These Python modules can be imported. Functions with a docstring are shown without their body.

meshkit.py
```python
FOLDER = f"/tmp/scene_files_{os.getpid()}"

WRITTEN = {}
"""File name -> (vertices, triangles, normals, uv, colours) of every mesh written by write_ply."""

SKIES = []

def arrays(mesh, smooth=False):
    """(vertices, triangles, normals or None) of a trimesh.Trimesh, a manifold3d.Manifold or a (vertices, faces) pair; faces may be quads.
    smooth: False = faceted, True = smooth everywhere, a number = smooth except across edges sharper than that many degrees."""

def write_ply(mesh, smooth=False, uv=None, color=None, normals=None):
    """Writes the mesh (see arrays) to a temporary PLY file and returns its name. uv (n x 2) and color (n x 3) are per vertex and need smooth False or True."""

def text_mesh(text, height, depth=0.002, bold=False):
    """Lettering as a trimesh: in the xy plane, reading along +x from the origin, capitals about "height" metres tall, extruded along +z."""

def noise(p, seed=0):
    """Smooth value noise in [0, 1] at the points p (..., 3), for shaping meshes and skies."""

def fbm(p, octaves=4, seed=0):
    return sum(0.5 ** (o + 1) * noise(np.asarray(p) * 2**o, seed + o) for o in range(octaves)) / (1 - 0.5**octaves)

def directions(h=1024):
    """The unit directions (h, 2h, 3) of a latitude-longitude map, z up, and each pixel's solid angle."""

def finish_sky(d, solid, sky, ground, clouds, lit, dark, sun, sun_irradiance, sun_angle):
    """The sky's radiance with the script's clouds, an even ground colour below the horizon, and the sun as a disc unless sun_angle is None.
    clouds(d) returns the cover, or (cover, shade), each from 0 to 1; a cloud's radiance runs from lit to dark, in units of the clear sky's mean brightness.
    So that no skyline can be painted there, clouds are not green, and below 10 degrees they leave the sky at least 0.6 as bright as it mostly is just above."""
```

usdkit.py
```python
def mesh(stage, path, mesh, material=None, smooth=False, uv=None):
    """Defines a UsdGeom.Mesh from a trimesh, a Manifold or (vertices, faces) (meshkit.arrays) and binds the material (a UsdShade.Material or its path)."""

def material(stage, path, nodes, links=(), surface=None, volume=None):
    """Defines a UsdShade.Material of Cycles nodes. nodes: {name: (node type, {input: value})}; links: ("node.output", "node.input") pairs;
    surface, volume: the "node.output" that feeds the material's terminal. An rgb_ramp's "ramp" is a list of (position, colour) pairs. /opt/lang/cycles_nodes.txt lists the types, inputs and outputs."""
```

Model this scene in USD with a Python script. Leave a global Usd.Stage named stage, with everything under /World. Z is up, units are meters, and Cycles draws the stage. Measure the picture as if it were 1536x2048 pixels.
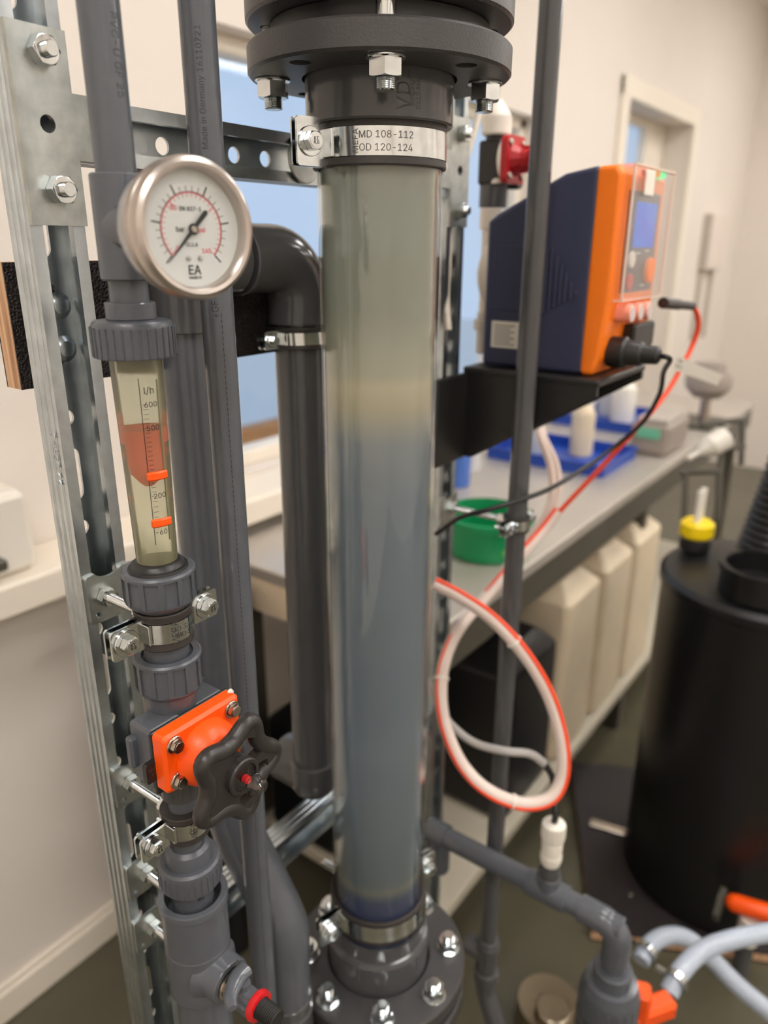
import math, random
import numpy as np, trimesh, usdkit, meshkit
import manifold3d as m3
from shapely.geometry import Polygon, Point, box as sbox, LineString
from shapely.ops import unary_union
from shapely.geometry.polygon import orient
from pxr import Usd, UsdGeom, UsdLux, UsdShade, Gf, Sdf

random.seed(7); rng = np.random.default_rng(7)
stage = Usd.Stage.CreateInMemory()
UsdGeom.SetStageUpAxis(stage, UsdGeom.Tokens.z); UsdGeom.SetStageMetersPerUnit(stage, 1.0)
world = UsdGeom.Xform.Define(stage, '/World'); stage.SetDefaultPrim(world.GetPrim())
UsdGeom.Scope.Define(stage, '/World/Looks')

# ------------------------------------------------------------------ camera
# world: x along the rig's rails, y into the depth, z up; the room is aligned with the rig
YAW, PITCH, ROLL, FPX = math.radians(36.3), math.radians(19.6), math.radians(.2), 1500.
C = np.array([-.686, -.52, 1.5])
Fw = np.array([math.cos(YAW)*math.cos(PITCH), math.sin(YAW)*math.cos(PITCH), -math.sin(PITCH)])
_r = np.array([math.sin(YAW), -math.cos(YAW), 0]); _u = np.cross(_r, Fw)
Rt = math.cos(ROLL)*_r + math.sin(ROLL)*_u; Up = -math.sin(ROLL)*_r + math.cos(ROLL)*_u
cam = UsdGeom.Camera.Define(stage, '/World/camera')
cam.CreateHorizontalApertureAttr(25.96); cam.CreateVerticalApertureAttr(25.96*2048/1536)
cam.CreateFocalLengthAttr(25.96*FPX/1536)
cam.CreateFStopAttr(25.96*FPX/1536/6.8); cam.CreateFocusDistanceAttr(.565)
cam.CreateClippingRangeAttr(Gf.Vec2f(.01, 100))
cam.AddTransformOp().Set(Gf.Matrix4d(*Rt, 0, *Up, 0, *(-Fw), 0, *C, 1))
EXPOSURE = 0.1
cam.CreateExposureAttr(EXPOSURE)

def ray(px, py): return Fw + (px-768)/FPX*Rt + (1024-py)/FPX*Up
def onY(px, py, y): d = ray(px, py); return C + d*(y-C[1])/d[1]
def onX(px, py, x): d = ray(px, py); return C + d*(x-C[0])/d[0]
def onZ(px, py, z): d = ray(px, py); return C + d*(z-C[2])/d[2]
def atW(px, py, w): return C + ray(px, py)*w

# ------------------------------------------------------------------ light
LAMP = 12.6          # the ceiling panels' emission (built with the ceiling below)
dome = UsdLux.DomeLight.Define(stage, '/World/sky')
dome.CreateIntensityAttr(.42); dome.CreateColorAttr(Gf.Vec3f(.33, .44, .60))

# ------------------------------------------------------------------ materials
def lin(r, g, b):
    f = lambda c: (c/255/12.92) if c/255 <= .04045 else ((c/255+.055)/1.055)**2.4
    return (f(r), f(g), f(b))
mats = {}
def mat(name, col, rough=.5, metal=0., bump=0., bscale=40., var=0., vscale=8., coat=0., **kw):
    p = {"roughness": rough, "metallic": metal, "base_color": col, "coat_weight": coat, "coat_roughness": .05}; p.update(kw)
    nodes, links = {"p": ("principled_bsdf", p)}, []
    if bump or var:
        nodes["tc"] = ("texture_coordinate", {})
    if var:
        c = np.array(col)
        nodes["n"] = ("noise_texture", {"scale": vscale, "detail": 4.})
        nodes["r"] = ("rgb_ramp", {"ramp": [(.3, tuple(c*(1-var))), (.7, tuple(np.minimum(c*(1+var), 1)))]})
        links += [("tc.object", "n.vector"), ("n.fac", "r.fac"), ("r.color", "p.base_color")]
    if bump:
        nodes["bn"] = ("noise_texture", {"scale": bscale, "detail": 3.})
        nodes["b"] = ("bump", {"strength": bump, "distance": .001})
        links += [("tc.object", "bn.vector"), ("bn.fac", "b.height"), ("b.normal", "p.normal")]
    mats[name] = usdkit.material(stage, f'/World/Looks/{name}', nodes, links, surface="p.BSDF")
    return mats[name]
PVC = mat('grey_pvc', lin(88, 91, 97), .17, var=.05, vscale=60)
PVCD = mat('dark_grey_pvc', lin(78, 78, 79), .14, var=.04, vscale=40)
NUT = mat('matt_grey_pvc', lin(82, 85, 91), .3, bump=.15, bscale=900)
FLANGE = mat('black_flange_plastic', lin(62, 60, 60), .42, bump=.3, bscale=500)
RUBBER = mat('black_rubber', lin(52, 47, 44), .55, bump=.2, bscale=700)
BLACK = mat('black_plastic', lin(34, 33, 32), .38)
WHEEL = mat('black_nylon', lin(46, 43, 41), .34, bump=.15, bscale=300)
CABLEB = mat('black_cable', lin(24, 23, 23), .45)
ZINC = mat('galvanised_steel', lin(196, 204, 208), .3, 1., bump=.12, bscale=160, var=.14, vscale=45)
ZINCD = mat('galvanised_plate', lin(184, 188, 184), .42, 1., bump=.2, bscale=110, var=.18, vscale=60)
CHROME = mat('bright_zinc', lin(216, 220, 221), .13, 1., var=.1, vscale=90)
POT = mat('warm_steel', lin(160, 148, 128), .3, 1.)
STEEL = mat('stainless_steel', lin(196, 184, 172), .24, 1.)
BEZEL = mat('brushed_bezel', lin(198, 189, 182), .3, 1.)
ORANGE = mat('orange_plastic', lin(255, 88, 8), .36)
POR = mat('pump_orange', lin(250, 124, 12), .45)
NAVY = mat('navy_plastic', lin(52, 56, 82), .5, bump=.15, bscale=500)
RED = mat('red_plastic', lin(205, 30, 34), .35)
REDV = mat('red_valve_plastic', lin(186, 26, 34), .4)
BRASS = mat('nickel_brass', lin(190, 184, 172), .25, 1.)
WHITEP = mat('white_plastic', lin(232, 226, 214), .4)
DIAL = mat('dial_white', lin(225, 228, 224), .6)
INK = mat('black_ink', lin(22, 22, 24), .6)
INKR = mat('red_ink', lin(224, 92, 104), .6)
INKP = mat('pipe_print', lin(44, 44, 46), .5)
CREAM = mat('cream_tube', lin(222, 212, 198), .4)
SLEEVE = mat('pale_hose', lin(226, 208, 198), .35, subsurface_weight=.3, subsurface_radius=(.01, .006, .004))
GREYW = mat('grey_cable', lin(176, 172, 168), .5)
REDC = mat('orange_red_cable', lin(244, 78, 40), .45)
HOSE = mat('braided_clear_hose', lin(176, 186, 200), .25, var=.08, vscale=300)
WALL = mat('painted_wall', lin(230, 221, 211), .8, bump=.12, bscale=300, var=.015, vscale=3)
TRIM = mat('white_trim', lin(238, 228, 212), .45)
CEIL = mat('ceiling_paint', lin(236, 230, 222), .9)
FLOOR = mat('dark_floor', lin(88, 84, 68), .22, var=.12, vscale=3)
WORKTOP = mat('steel_worktop', lin(192, 184, 174), .35, .4, var=.06, vscale=6)
BENCHE = mat('bench_edge', lin(86, 82, 72), .4, .2)
BENCHW = mat('cream_board', lin(232, 212, 184), .5)
SHELFM = mat('shelf_laminate', lin(186, 178, 160), .5)
GREEN = mat('green_plastic', lin(4, 140, 84), .35)
BLUE = mat('blue_plastic', lin(28, 72, 170), .4)
HDPE = mat('natural_hdpe', lin(222, 206, 178), .45, subsurface_weight=.4, subsurface_radius=(.02, .015, .01), var=.05, vscale=12)
TANK = mat('black_polyethylene', lin(17, 17, 18), .36, bump=.2, bscale=120)
YELLOW = mat('yellow_plastic', lin(246, 212, 12), .4)
PLYEDGE = usdkit.material(stage, '/World/Looks/plywood_edge', {
    "tc": ("texture_coordinate", {}), "m": ("mapping", {"scale": (6., 260., 6.)}),
    "n": ("noise_texture", {"scale": 1., "detail": 3.}), "r": ("rgb_ramp", {"ramp": [(.35, lin(150, 104, 74)), (.5, lin(206, 164, 126)), (.65, lin(222, 184, 148))]}),
    "p": ("principled_bsdf", {"roughness": .7})},
    [("tc.object", "m.vector"), ("m.vector", "n.vector"), ("n.fac", "r.fac"), ("r.color", "p.base_color")], surface="p.BSDF")
FILM = usdkit.material(stage, '/World/Looks/phenolic_film', {
    "tc": ("texture_coordinate", {}), "v": ("voronoi_texture", {"scale": 420.}), "b": ("bump", {"strength": .8, "distance": .0015}),
    "p": ("principled_bsdf", {"base_color": lin(32, 24, 23), "roughness": .45})},
    [("tc.object", "v.vector"), ("v.distance", "b.height"), ("b.normal", "p.normal")], surface="p.BSDF")
WOOD = mat('brown_wood', lin(190, 130, 70), .6, var=.15, vscale=14)

def cloudy(name, ramp, z0, z1, fac=.3, rough=.25, ior=1.08, coat_rough=.06):
    """Milky filling: rough refraction mixed with diffuse scattering of the layers' own colours, glossy plastic wall outside."""
    return usdkit.material(stage, f'/World/Looks/{name}', {
        "g": ("geometry", {}), "s": ("separate_xyz", {}),
        "mr": ("map_range", {"from_min": z0, "from_max": z1, "to_min": 0., "to_max": 1., "clamp": True}),
        "r": ("rgb_ramp", {"ramp": ramp}),
        "d": ("diffuse_bsdf", {"roughness": .6}), "t": ("translucent_bsdf", {}), "m1": ("mix_closure", {"fac": .3}),
        "rf": ("refraction_bsdf", {"roughness": rough, "IOR": ior, "color": (.9, .92, .86)}), "m2": ("mix_closure", {"fac": fac}),
        "gl": ("glossy_bsdf", {"roughness": coat_rough, "color": (1, 1, 1)}), "fr": ("fresnel", {"IOR": 1.45}), "m3": ("mix_closure", {})},
        [("g.position", "s.vector"), ("s.z", "mr.value"), ("mr.result", "r.fac"), ("r.color", "d.color"), ("r.color", "t.color"),
         ("d.BSDF", "m1.closure1"), ("t.BSDF", "m1.closure2"), ("m1.closure", "m2.closure1"), ("rf.BSDF", "m2.closure2"),
         ("m2.closure", "m3.closure1"), ("gl.BSDF", "m3.closure2"), ("fr.fac", "m3.fac")], surface="m3.closure")
def clear(name, tint=(1, 1, 1), base=.03, rough=.02, edge=.9):
    return usdkit.material(stage, f'/World/Looks/{name}', {
        "t": ("transparent_bsdf", {"color": tint}), "gl": ("glossy_bsdf", {"roughness": rough, "color": (1, 1, 1)}),
        "lw": ("layer_weight", {"blend": .5}), "pw": ("math", {"math_type": "power", "value2": 4.5}), "ma": ("math", {"math_type": "multiply_add", "value2": edge, "value3": base}), "m": ("mix_closure", {})},
        [("t.BSDF", "m.closure1"), ("gl.BSDF", "m.closure2"), ("lw.facing", "pw.value1"), ("pw.value", "ma.value1"), ("ma.value", "m.fac")], surface="m.closure")
GLASS = clear('window_glass', (1, 1, 1), .02, .02, .6); CLEARP = clear('clear_plastic', (.95, .95, .95), .018); CLEARB = clear('clear_beaker', (.9, .92, .95))
TUBEW = clear('tube_wall', (.97, .98, .96), .03)
def emit(name, col, s):
    return usdkit.material(stage, f'/World/Looks/{name}', {"e": ("emission", {"color": col, "strength": s})}, [], surface="e.emission")
LED = emit('lamp_diffuser', (1., .968, .935), LAMP)
SCREEN = usdkit.material(stage, '/World/Looks/lcd_screen', {
    "tc": ("texture_coordinate", {}), "n": ("noise_texture", {"scale": 30.}), "r": ("rgb_ramp", {"ramp": [(.35, lin(10, 100, 240)), (.65, lin(50, 140, 250))]}),
    "e": ("emission", {"strength": .75})}, [("tc.object", "n.vector"), ("n.fac", "r.fac"), ("r.color", "e.color")], surface="e.emission")
LRED, LYEL, LGRN = emit('red_lamp', (.8, .05, .08), .7), emit('amber_lamp', (1., .35, .02), .8), emit('green_lamp', (.05, .85, .3), 1.3)

# ------------------------------------------------------------------ prim helpers
used = {}
def numbered(parent, name):
    k = (parent, name); n = used.get(k, 0); used[k] = n+1
    return name if n == 0 else f'{name}_{n:03d}'
base_of = {}
def put(prim, label=None, cat=None, group=None, kind=None):
    for k, v in (('label', label), ('category', cat), ('group', group), ('kind', kind)):
        if v: prim.SetCustomDataByKey(k, v)
    return prim
def thing(name, label, cat, at, group=None):
    path = '/World/' + numbered('/World', name)
    x = UsdGeom.Xform.Define(stage, path); x.AddTranslateOp().Set(Gf.Vec3d(*map(float, at)))
    base_of[path] = np.asarray(at, float)
    put(x.GetPrim(), label, cat, group); return path
def arr(mesh):
    if isinstance(mesh, (list, tuple)) and len(mesh) and not isinstance(mesh[0], np.ndarray):
        return cat(*mesh)
    if isinstance(mesh, m3.Manifold):
        m = mesh.to_mesh(); return trimesh.Trimesh(m.vert_properties[:, :3], m.tri_verts, process=False)
    return mesh
def part(parent, name, mesh, material, smooth=35, label=None, kind=None):
    """A mesh in world coordinates as a child of the thing (or part) at path parent."""
    mesh = arr(mesh); b = base_of[parent]; path = parent + '/' + numbered(parent, name)
    m = trimesh.Trimesh(np.asarray(mesh.vertices) - b, mesh.faces, process=False)
    g = usdkit.mesh(stage, path, m, material, smooth=smooth); base_of[path] = b
    put(g.GetPrim(), label, None, None, kind); return path
def single(name, label, cat, mesh, material, smooth=35, group=None, kind=None):
    mesh = arr(mesh); path = '/World/' + numbered('/World', name)
    b = np.array([mesh.bounds[:, 0].mean(), mesh.bounds[:, 1].mean(), mesh.bounds[0, 2]])
    g = usdkit.mesh(stage, path, trimesh.Trimesh(mesh.vertices - b, mesh.faces, process=False), material, smooth=smooth)
    g.AddTranslateOp().Set(Gf.Vec3d(*b)); base_of[path] = b
    put(g.GetPrim(), label, cat, group, kind); return path

# ------------------------------------------------------------------ shape helpers
def cat(*ms): return trimesh.util.concatenate([arr(m) for m in ms])
def mv(m, x=0, y=0, z=0):
    m = arr(m).copy(); m.apply_translation((x, y, z)); return m
def rot(m, deg, axis=(0, 0, 1), about=(0, 0, 0)):
    m = arr(m).copy(); m.apply_transform(trimesh.transformations.rotation_matrix(math.radians(deg), axis, about)); return m
def xf(m, cols, at=(0, 0, 0)):
    m = arr(m).copy(); T = np.eye(4); T[:3, :3] = np.array(cols, float).T; T[:3, 3] = at; m.apply_transform(T); return m
def face(m, at=(0, 0, 0)):      # drawn in xy, +z towards the viewer's side of the rig (-y)
    return xf(m, ((1, 0, 0), (0, 0, 1), (0, -1, 0)), at)
def facex(m, at=(0, 0, 0)):     # drawn in xy, +z along -x (left faces); right of the drawing = -y
    return xf(m, ((0, -1, 0), (0, 0, 1), (-1, 0, 0)), at)
def along(m, d, at=(0, 0, 0)):  # local +z along d
    d = np.asarray(d, float); d = d/np.linalg.norm(d)
    a = np.cross((0, 0, 1.), d); a = np.array([1., 0, 0]) if np.linalg.norm(a) < 1e-6 else a/np.linalg.norm(a)
    return xf(m, (a, np.cross(d, a), d), at)
def bx(x0, x1, y0, y1, z0, z1, b=0.):
    lo, hi = np.array([min(x0, x1), min(y0, y1), min(z0, z1)]), np.array([max(x0, x1), max(y0, y1), max(z0, z1)])
    if b <= 0:
        m = trimesh.creation.box(hi-lo); m.apply_translation((lo+hi)/2); return m
    pts = []
    for s in np.ndindex(2, 2, 2):
        c = np.where(np.array(s) == 1, hi, lo); d = np.where(np.array(s) == 1, -1., 1.)*b
        for k in range(3):
            q = c + d; q[k] = c[k]; pts.append(q)
    return trimesh.Trimesh(pts).convex_hull
def lathe(prof, n=48, at=(0, 0, 0)):
    prof = np.asarray(prof, float); t = np.linspace(0, 2*np.pi, n, endpoint=False)
    v, f, idx = [], [], []
    for r, z in prof:
        if r < 1e-7: idx.append([len(v)]*n); v.append((0, 0, z))
        else:
            s = len(v); idx.append(list(range(s, s+n))); v += [(r*math.cos(a), r*math.sin(a), z) for a in t]
    for a, b in zip(idx[:-1], idx[1:]):
        for i in range(n):
            j = (i+1) % n
            if a[i] != a[j]: f.append((a[i], a[j], b[j]))
            if b[i] != b[j]: f.append((a[i], b[j], b[i]))
    m = trimesh.Trimesh(v, f, process=False); m.apply_translation(at); 
    return m
def solid(rz, n=48, at=(0, 0, 0)):      # (r, z) outline from bottom to top, closed on the axis
    rz = list(rz)
    return lathe([(0, rz[0][1])] + rz + [(0, rz[-1][1])], n, at)
def ring(ri, ro, z0, z1, n=48, at=(0, 0, 0), b=.0):
    p = [(ri, z0), (ro-b, z0), (ro, z0+b), (ro, z1-b), (ro-b, z1), (ri, z1), (ri, z0)] if b else [(ri, z0), (ro, z0), (ro, z1), (ri, z1), (ri, z0)]
    return lathe(p, n, at)
def cyl(r, z0, z1, n=32, at=(0, 0, 0), b=.0):
    return solid([(r-b, z0), (r, z0+b), (r, z1-b), (r-b, z1)] if b else [(r, z0), (r, z1)], n, at)
def catmull(pts, k=8):
    p = np.asarray(pts, float); p = np.vstack([2*p[0]-p[1], p, 2*p[-1]-p[-2]]); out = []
    for i in range(1, len(p)-2):
        for t in np.linspace(0, 1, k, endpoint=False):
            a, b, c, d = p[i-1:i+3]
            out.append(.5*(2*b + (c-a)*t + (2*a-5*b+4*c-d)*t*t + (3*b-a-3*c+d)*t**3))
    return np.array(out + [p[-2]])
def sweep(path, r, n=16, closed=False, caps=True):
    path = np.asarray(path, float); N = len(path); rr = np.broadcast_to(np.asarray(r, float), (N,)) if np.ndim(r) < 2 else None
    tan = np.roll(path, -1, 0) - np.roll(path, 1, 0) if closed else np.gradient(path, axis=0)
    tan /= np.linalg.norm(tan, axis=1)[:, None]
    a = np.cross(tan[0], (0, 0, 1.) if abs(tan[0][2]) < .9 else (1., 0, 0)); a /= np.linalg.norm(a)
    v = []
    for i in range(N):
        a = a - tan[i]*(a@tan[i]); a /= np.linalg.norm(a); b = np.cross(tan[i], a)
        for q in np.linspace(0, 2*np.pi, n, endpoint=False):
            v.append(path[i] + rr[i]*(math.cos(q)*a + math.sin(q)*b))
    f = []
    for i in range(N if closed else N-1):
        k = (i+1) % N
        for j in range(n):
            l = (j+1) % n
            f += [(i*n+j, i*n+l, k*n+l), (i*n+j, k*n+l, k*n+j)]
    if caps and not closed:
        v += [path[0], path[-1]]; c0, c1 = N*n, N*n+1
        for j in range(n):
            l = (j+1) % n
            f += [(c0, l, j), (c1, (N-1)*n+j, (N-1)*n+l)]
    return trimesh.Trimesh(v, f, process=False)
def arcpts(c, a, b, r, t0, t1, n=14):
    t = np.linspace(t0, t1, n); return [np.asarray(c)+r*(math.cos(q)*np.asarray(a, float)+math.sin(q)*np.asarray(b, float)) for q in t]
def extr(poly, h):
    gs = getattr(poly, 'geoms', [poly]); return cat(*[trimesh.creation.extrude_polygon(g, h, engine="earcut") for g in gs])
def rrect(x0, x1, y0, y1, r): return orient(sbox(x0+r, y0+r, x1-r, y1-r).buffer(r, quad_segs=5))
def hexa(af, h, hole=0., ch=.0008):
    R = af/math.sqrt(3); t = [(R*math.cos(a), R*math.sin(a)) for a in np.arange(6)*np.pi/3]
    q = m3.Manifold.extrude(m3.CrossSection([t]), h)
    cone = m3.Manifold.cylinder(h, R*1.02-ch*0, R*1.02, 48)
    lim = m3.Manifold.revolve(m3.CrossSection([[(0, 0), (R-ch*1.8, 0), (R+.0001, ch), (R+.0001, h-ch), (R-ch*1.8, h), (0, h)]]), 48)
    q = q ^ lim
    if hole: q = q - m3.Manifold.cylinder(h*3, hole, hole, 32).translate((0, 0, -h))
    return arr(q)
def thread(r, z0, z1, pitch=.00125, n=28):
    k = max(2, int(abs(z1-z0)/pitch)); zs = np.linspace(z0, z1, 2*k+1)
    return solid([(r*(1 if i % 2 else .88), z) for i, z in enumerate(zs)], n)
def txt(s, h, depth=.0002, bold=False, center=True):
    m = meshkit.text_mesh(s, h, depth, bold)
    if center: m.apply_translation((-m.bounds[:, 0].mean(), -h/2, 0))
    return m
def wrap(m, r, ax, ang0, z0, vertical=False, down=False):
    """Puts a flat drawing (x right, y up) on a vertical cylinder of radius r about ax, centred on the angle ang0 (degrees)."""
    m = arr(m).copy()
    for _ in range(2): m = m.subdivide_to_size(r*.2) if len(m.faces) < 20000 else m
    v = m.vertices.copy()
    if vertical: v[:, [0, 1]] = np.stack([-v[:, 1], v[:, 0]], 1) if not down else np.stack([v[:, 1], -v[:, 0]], 1)
    a = math.radians(ang0) + v[:, 0]/r; R = r + v[:, 2]
    m.vertices = np.stack([ax[0]+R*np.cos(a), ax[1]+R*np.sin(a), z0+v[:, 1]], 1); return m
def camang(ax, off=0.):      # the angle about ax that faces the camera
    return math.degrees(math.atan2(C[1]-ax[1], C[0]-ax[0])) + off
def hexbolt(af=.010, washer=.0085, h=.0055):   # head towards +z, from z=0
    return cat(cyl(washer, 0, .0016, 32, b=.0004), mv(hexa(af, h), z=.0016), mv(cyl(af*.42, 0, .0004, 24), z=.0016+h))
def hexnut(af, h, r, proud, z=0, washer=0.):
    ms = []
    if washer: ms.append(ring(r, washer, 0, .0018, 36, b=.0004)); z = .0018
    ms += [mv(hexa(af, h, r*.97), z=z), thread(r, z*0, z+h+proud)]
    return cat(*ms)

# ------------------------------------------------------------------ the room
WY, XL, XR, YF, H = .76, -2.2, 5.07, -3.2, 2.85
W1, D1 = (.49, 1.95, .985, 1.912), (2.75, 3.73, 0., 2.09)
def wallmesh(x0, x1, y0, y1, z0, z1, holes=()):
    q = m3.Manifold.cube((x1-x0, y1-y0, z1-z0)).translate((x0, y0, z0))
    for a, b, c, d in holes: q = q - m3.Manifold.cube((b-a, y1-y0+.2, d-c)).translate((a, y0-.1, c))
    return arr(q)
ST = 'structure'
single('floor', 'dark olive grey sealed floor of the laboratory', 'floor', bx(XL, XR+.2, YF, WY+.2, -.1, 0), FLOOR, kind=ST)
single('ceiling', 'white painted ceiling above the rig', 'ceiling', bx(XL, XR+.2, YF, WY+.2, H, H+.1), CEIL, kind=ST)
single('wall_back', 'cream painted wall with a window and a glazed door behind the rig', 'wall', wallmesh(XL-.2, XR+.2, WY, WY+.2, 0, H, (W1, D1)), WALL, kind=ST)
single('wall_right', 'cream painted end wall right of the door', 'wall', bx(XR, XR+.2, YF, WY, 0, H), WALL, kind=ST)
single('wall_left', 'cream painted wall left of the rig', 'wall', bx(XL-.2, XL, YF, WY, 0, H), WALL, kind=ST)
single('wall_front', 'cream painted wall facing the rig', 'wall', bx(XL-.2, XR+.2, YF-.2, YF, 0, H), WALL, kind=ST)
t = thing('baseboard_back', 'pale moulded baseboard along the foot of the back wall', 'baseboard', (0, WY, 0)); put(stage.GetPrimAtPath(t), kind=ST)
part(t, 'board', bx(XL, D1[0]-.07, WY-.016, WY, 0, .075, .004), TRIM); part(t, 'top_bead', bx(XL, D1[0]-.07, WY-.011, WY, .075, .09, .004), TRIM)
t = thing('trim_1', 'deep cream window sill running along the back wall', 'window sill', (0, WY, .92)); put(stage.GetPrimAtPath(t), kind=ST)
part(t, 'sill_board', bx(-1.6, 2.02, .625, WY, .918, .978, .006), TRIM)
t = thing('window_1', 'wide white framed window behind the grey pipes', 'window', (W1[0], WY, W1[2])); put(stage.GetPrimAtPath(t), kind=ST)
for a, b in ((W1[0], W1[0]+.04), (1.20, 1.245), (W1[1]-.04, W1[1])): part(t, 'frame_post', bx(a, b, WY+.05, WY+.11, W1[2], W1[3], .004), TRIM)
for a, b in ((W1[2], W1[2]+.035), (W1[3]-.035, W1[3])): part(t, 'frame_rail', bx(W1[0], W1[1], WY+.05, WY+.11, a, b, .004), TRIM)
for a, b in ((W1[0]+.04, 1.20), (1.245, W1[1]-.04)): part(t, 'pane', bx(a, b, WY+.078, WY+.084, W1[2]+.035, W1[3]-.035), GLASS)
t = thing('door_1', 'cream framed glazed door beyond the dosing pump', 'door', (D1[0], WY, 0)); put(stage.GetPrimAtPath(t), kind=ST)
for a, b in ((D1[0]-.07, D1[0]+.01), (D1[1]-.01, D1[1]+.07)): part(t, 'casing', bx(a, b, WY-.02, WY+.0, 0, D1[3]+.07, .005), TRIM)
part(t, 'casing_head', bx(D1[0]-.07, D1[1]+.07, WY-.022, WY, D1[3]-.01, D1[3]+.07, .005), TRIM)
for a, b in ((D1[0], D1[0]+.03), (D1[1]-.30, D1[1])): part(t, 'stile', bx(a, b, WY+.13, WY+.17, 0, D1[3], .004), TRIM)
part(t, 'bottom_rail', bx(D1[0]+.03, D1[1]-.30, WY+.13, WY+.17, 0, .3, .004), TRIM); part(t, 'top_rail', bx(D1[0]+.03, D1[1]-.30, WY+.13, WY+.17, D1[3]-.04, D1[3], .004), TRIM)
part(t, 'pane', bx(D1[0]+.03, D1[1]-.30, WY+.148, WY+.154, .3, D1[3]-.04), GLASS)
part(t, 'handle', cat(bx(D1[1]-.2, D1[1]-.08, WY+.085, WY+.1, 1.04, 1.055, .004), bx(D1[1]-.1, D1[1]-.08, WY+.1, WY+.13, 1.035, 1.06)), STEEL)
# ceiling lamps
lamps = [(x, y) for x in (-1.3, .5, 2.3, 4.1) for y in (-2.6, -1.45, -.45)]
for i, (x, y) in enumerate(lamps):
    t = thing('ceiling_light', 'square white LED panel set in the laboratory ceiling', 'ceiling light', (x, y, H-.03), 'LED panels in the ceiling')
    part(t, 'frame', bx(x-.31, x+.31, y-.31, y+.31, H-.018, H), TRIM); part(t, 'diffuser', bx(x-.29, x+.29, y-.29, y+.29, H-.024, H-.018), LED)
# outside the window
single('paving', 'pale paving outside the window', 'paving', bx(-6, 14, WY+.2, 14, -.12, -.02), mat('paving_stone', lin(226, 224, 220), .8), kind=ST)

# ------------------------------------------------------------------ the steel frame
UX, RX = -.367, .17
def channel(length, holes, grooves=True):
    """C strut 42 x 27: cross-section in xy (opening towards -y), swept along z, perforated web."""
    w, t, l = .021, .0025, .0095
    out = [(-w, 0)]
    outer = [(-w, 0), (-w, .027), (w, .027), (w, 0), (w-l, 0), (w-l, .006), (w-l+t, .006), (w-l+t, t), (w-t, t), (w-t, .027-t), (-w+t, .027-t), (-w+t, t), (-w+l-t, t), (-w+l-t, .006), (-w+l, .006), (-w+l, 0)]
    if grooves:
        g = []
        for yc in (.006, .0135, .021):
            g += [(-w, yc-.0024), (-w+.0011, yc-.0012), (-w+.0011, yc+.0012), (-w, yc+.0024)]
        outer = [outer[0]] + g + outer[1:3] + [(-a, b) for a, b in reversed(g)] + outer[3:]
    q = m3.Manifold.extrude(m3.CrossSection([list(reversed(outer))]), length)
    for z, ln in holes:
        c = rrect(-.0068, .0068, -.0068-ln/2, .0068+ln/2, .00679)
        h = m3.Manifold.extrude(m3.CrossSection([np.array(c.exterior.coords)[:-1].tolist()]), .02)
        q = q - h.rotate((90, 0, 0)).translate((0, .035, z))
    return arr(q)
hl = []
for k in range(11):
    z = 1.138 + (k-6)*.187
    hl += [(z, .03), (z+.046, 0), (z+.093, 0), (z-.046, 0)]
hl = [(z, l) for z, l in hl if .03 < z < 1.96]
t = thing('mounting_rail', 'tall galvanised channel rail with ribbed sides, left of the pressure gauge', 'rail', (UX, 0, 0))
part(t, 'channel', mv(channel(2.0, hl), x=UX), ZINC, 20)
part(t, 'stamped_marking', facex(rot(txt('22 659-0', .0065, .0004), 90), (UX-.0209, .0100, 1.345)), ZINC, label='embossed stamp 22 659-0')
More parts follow.
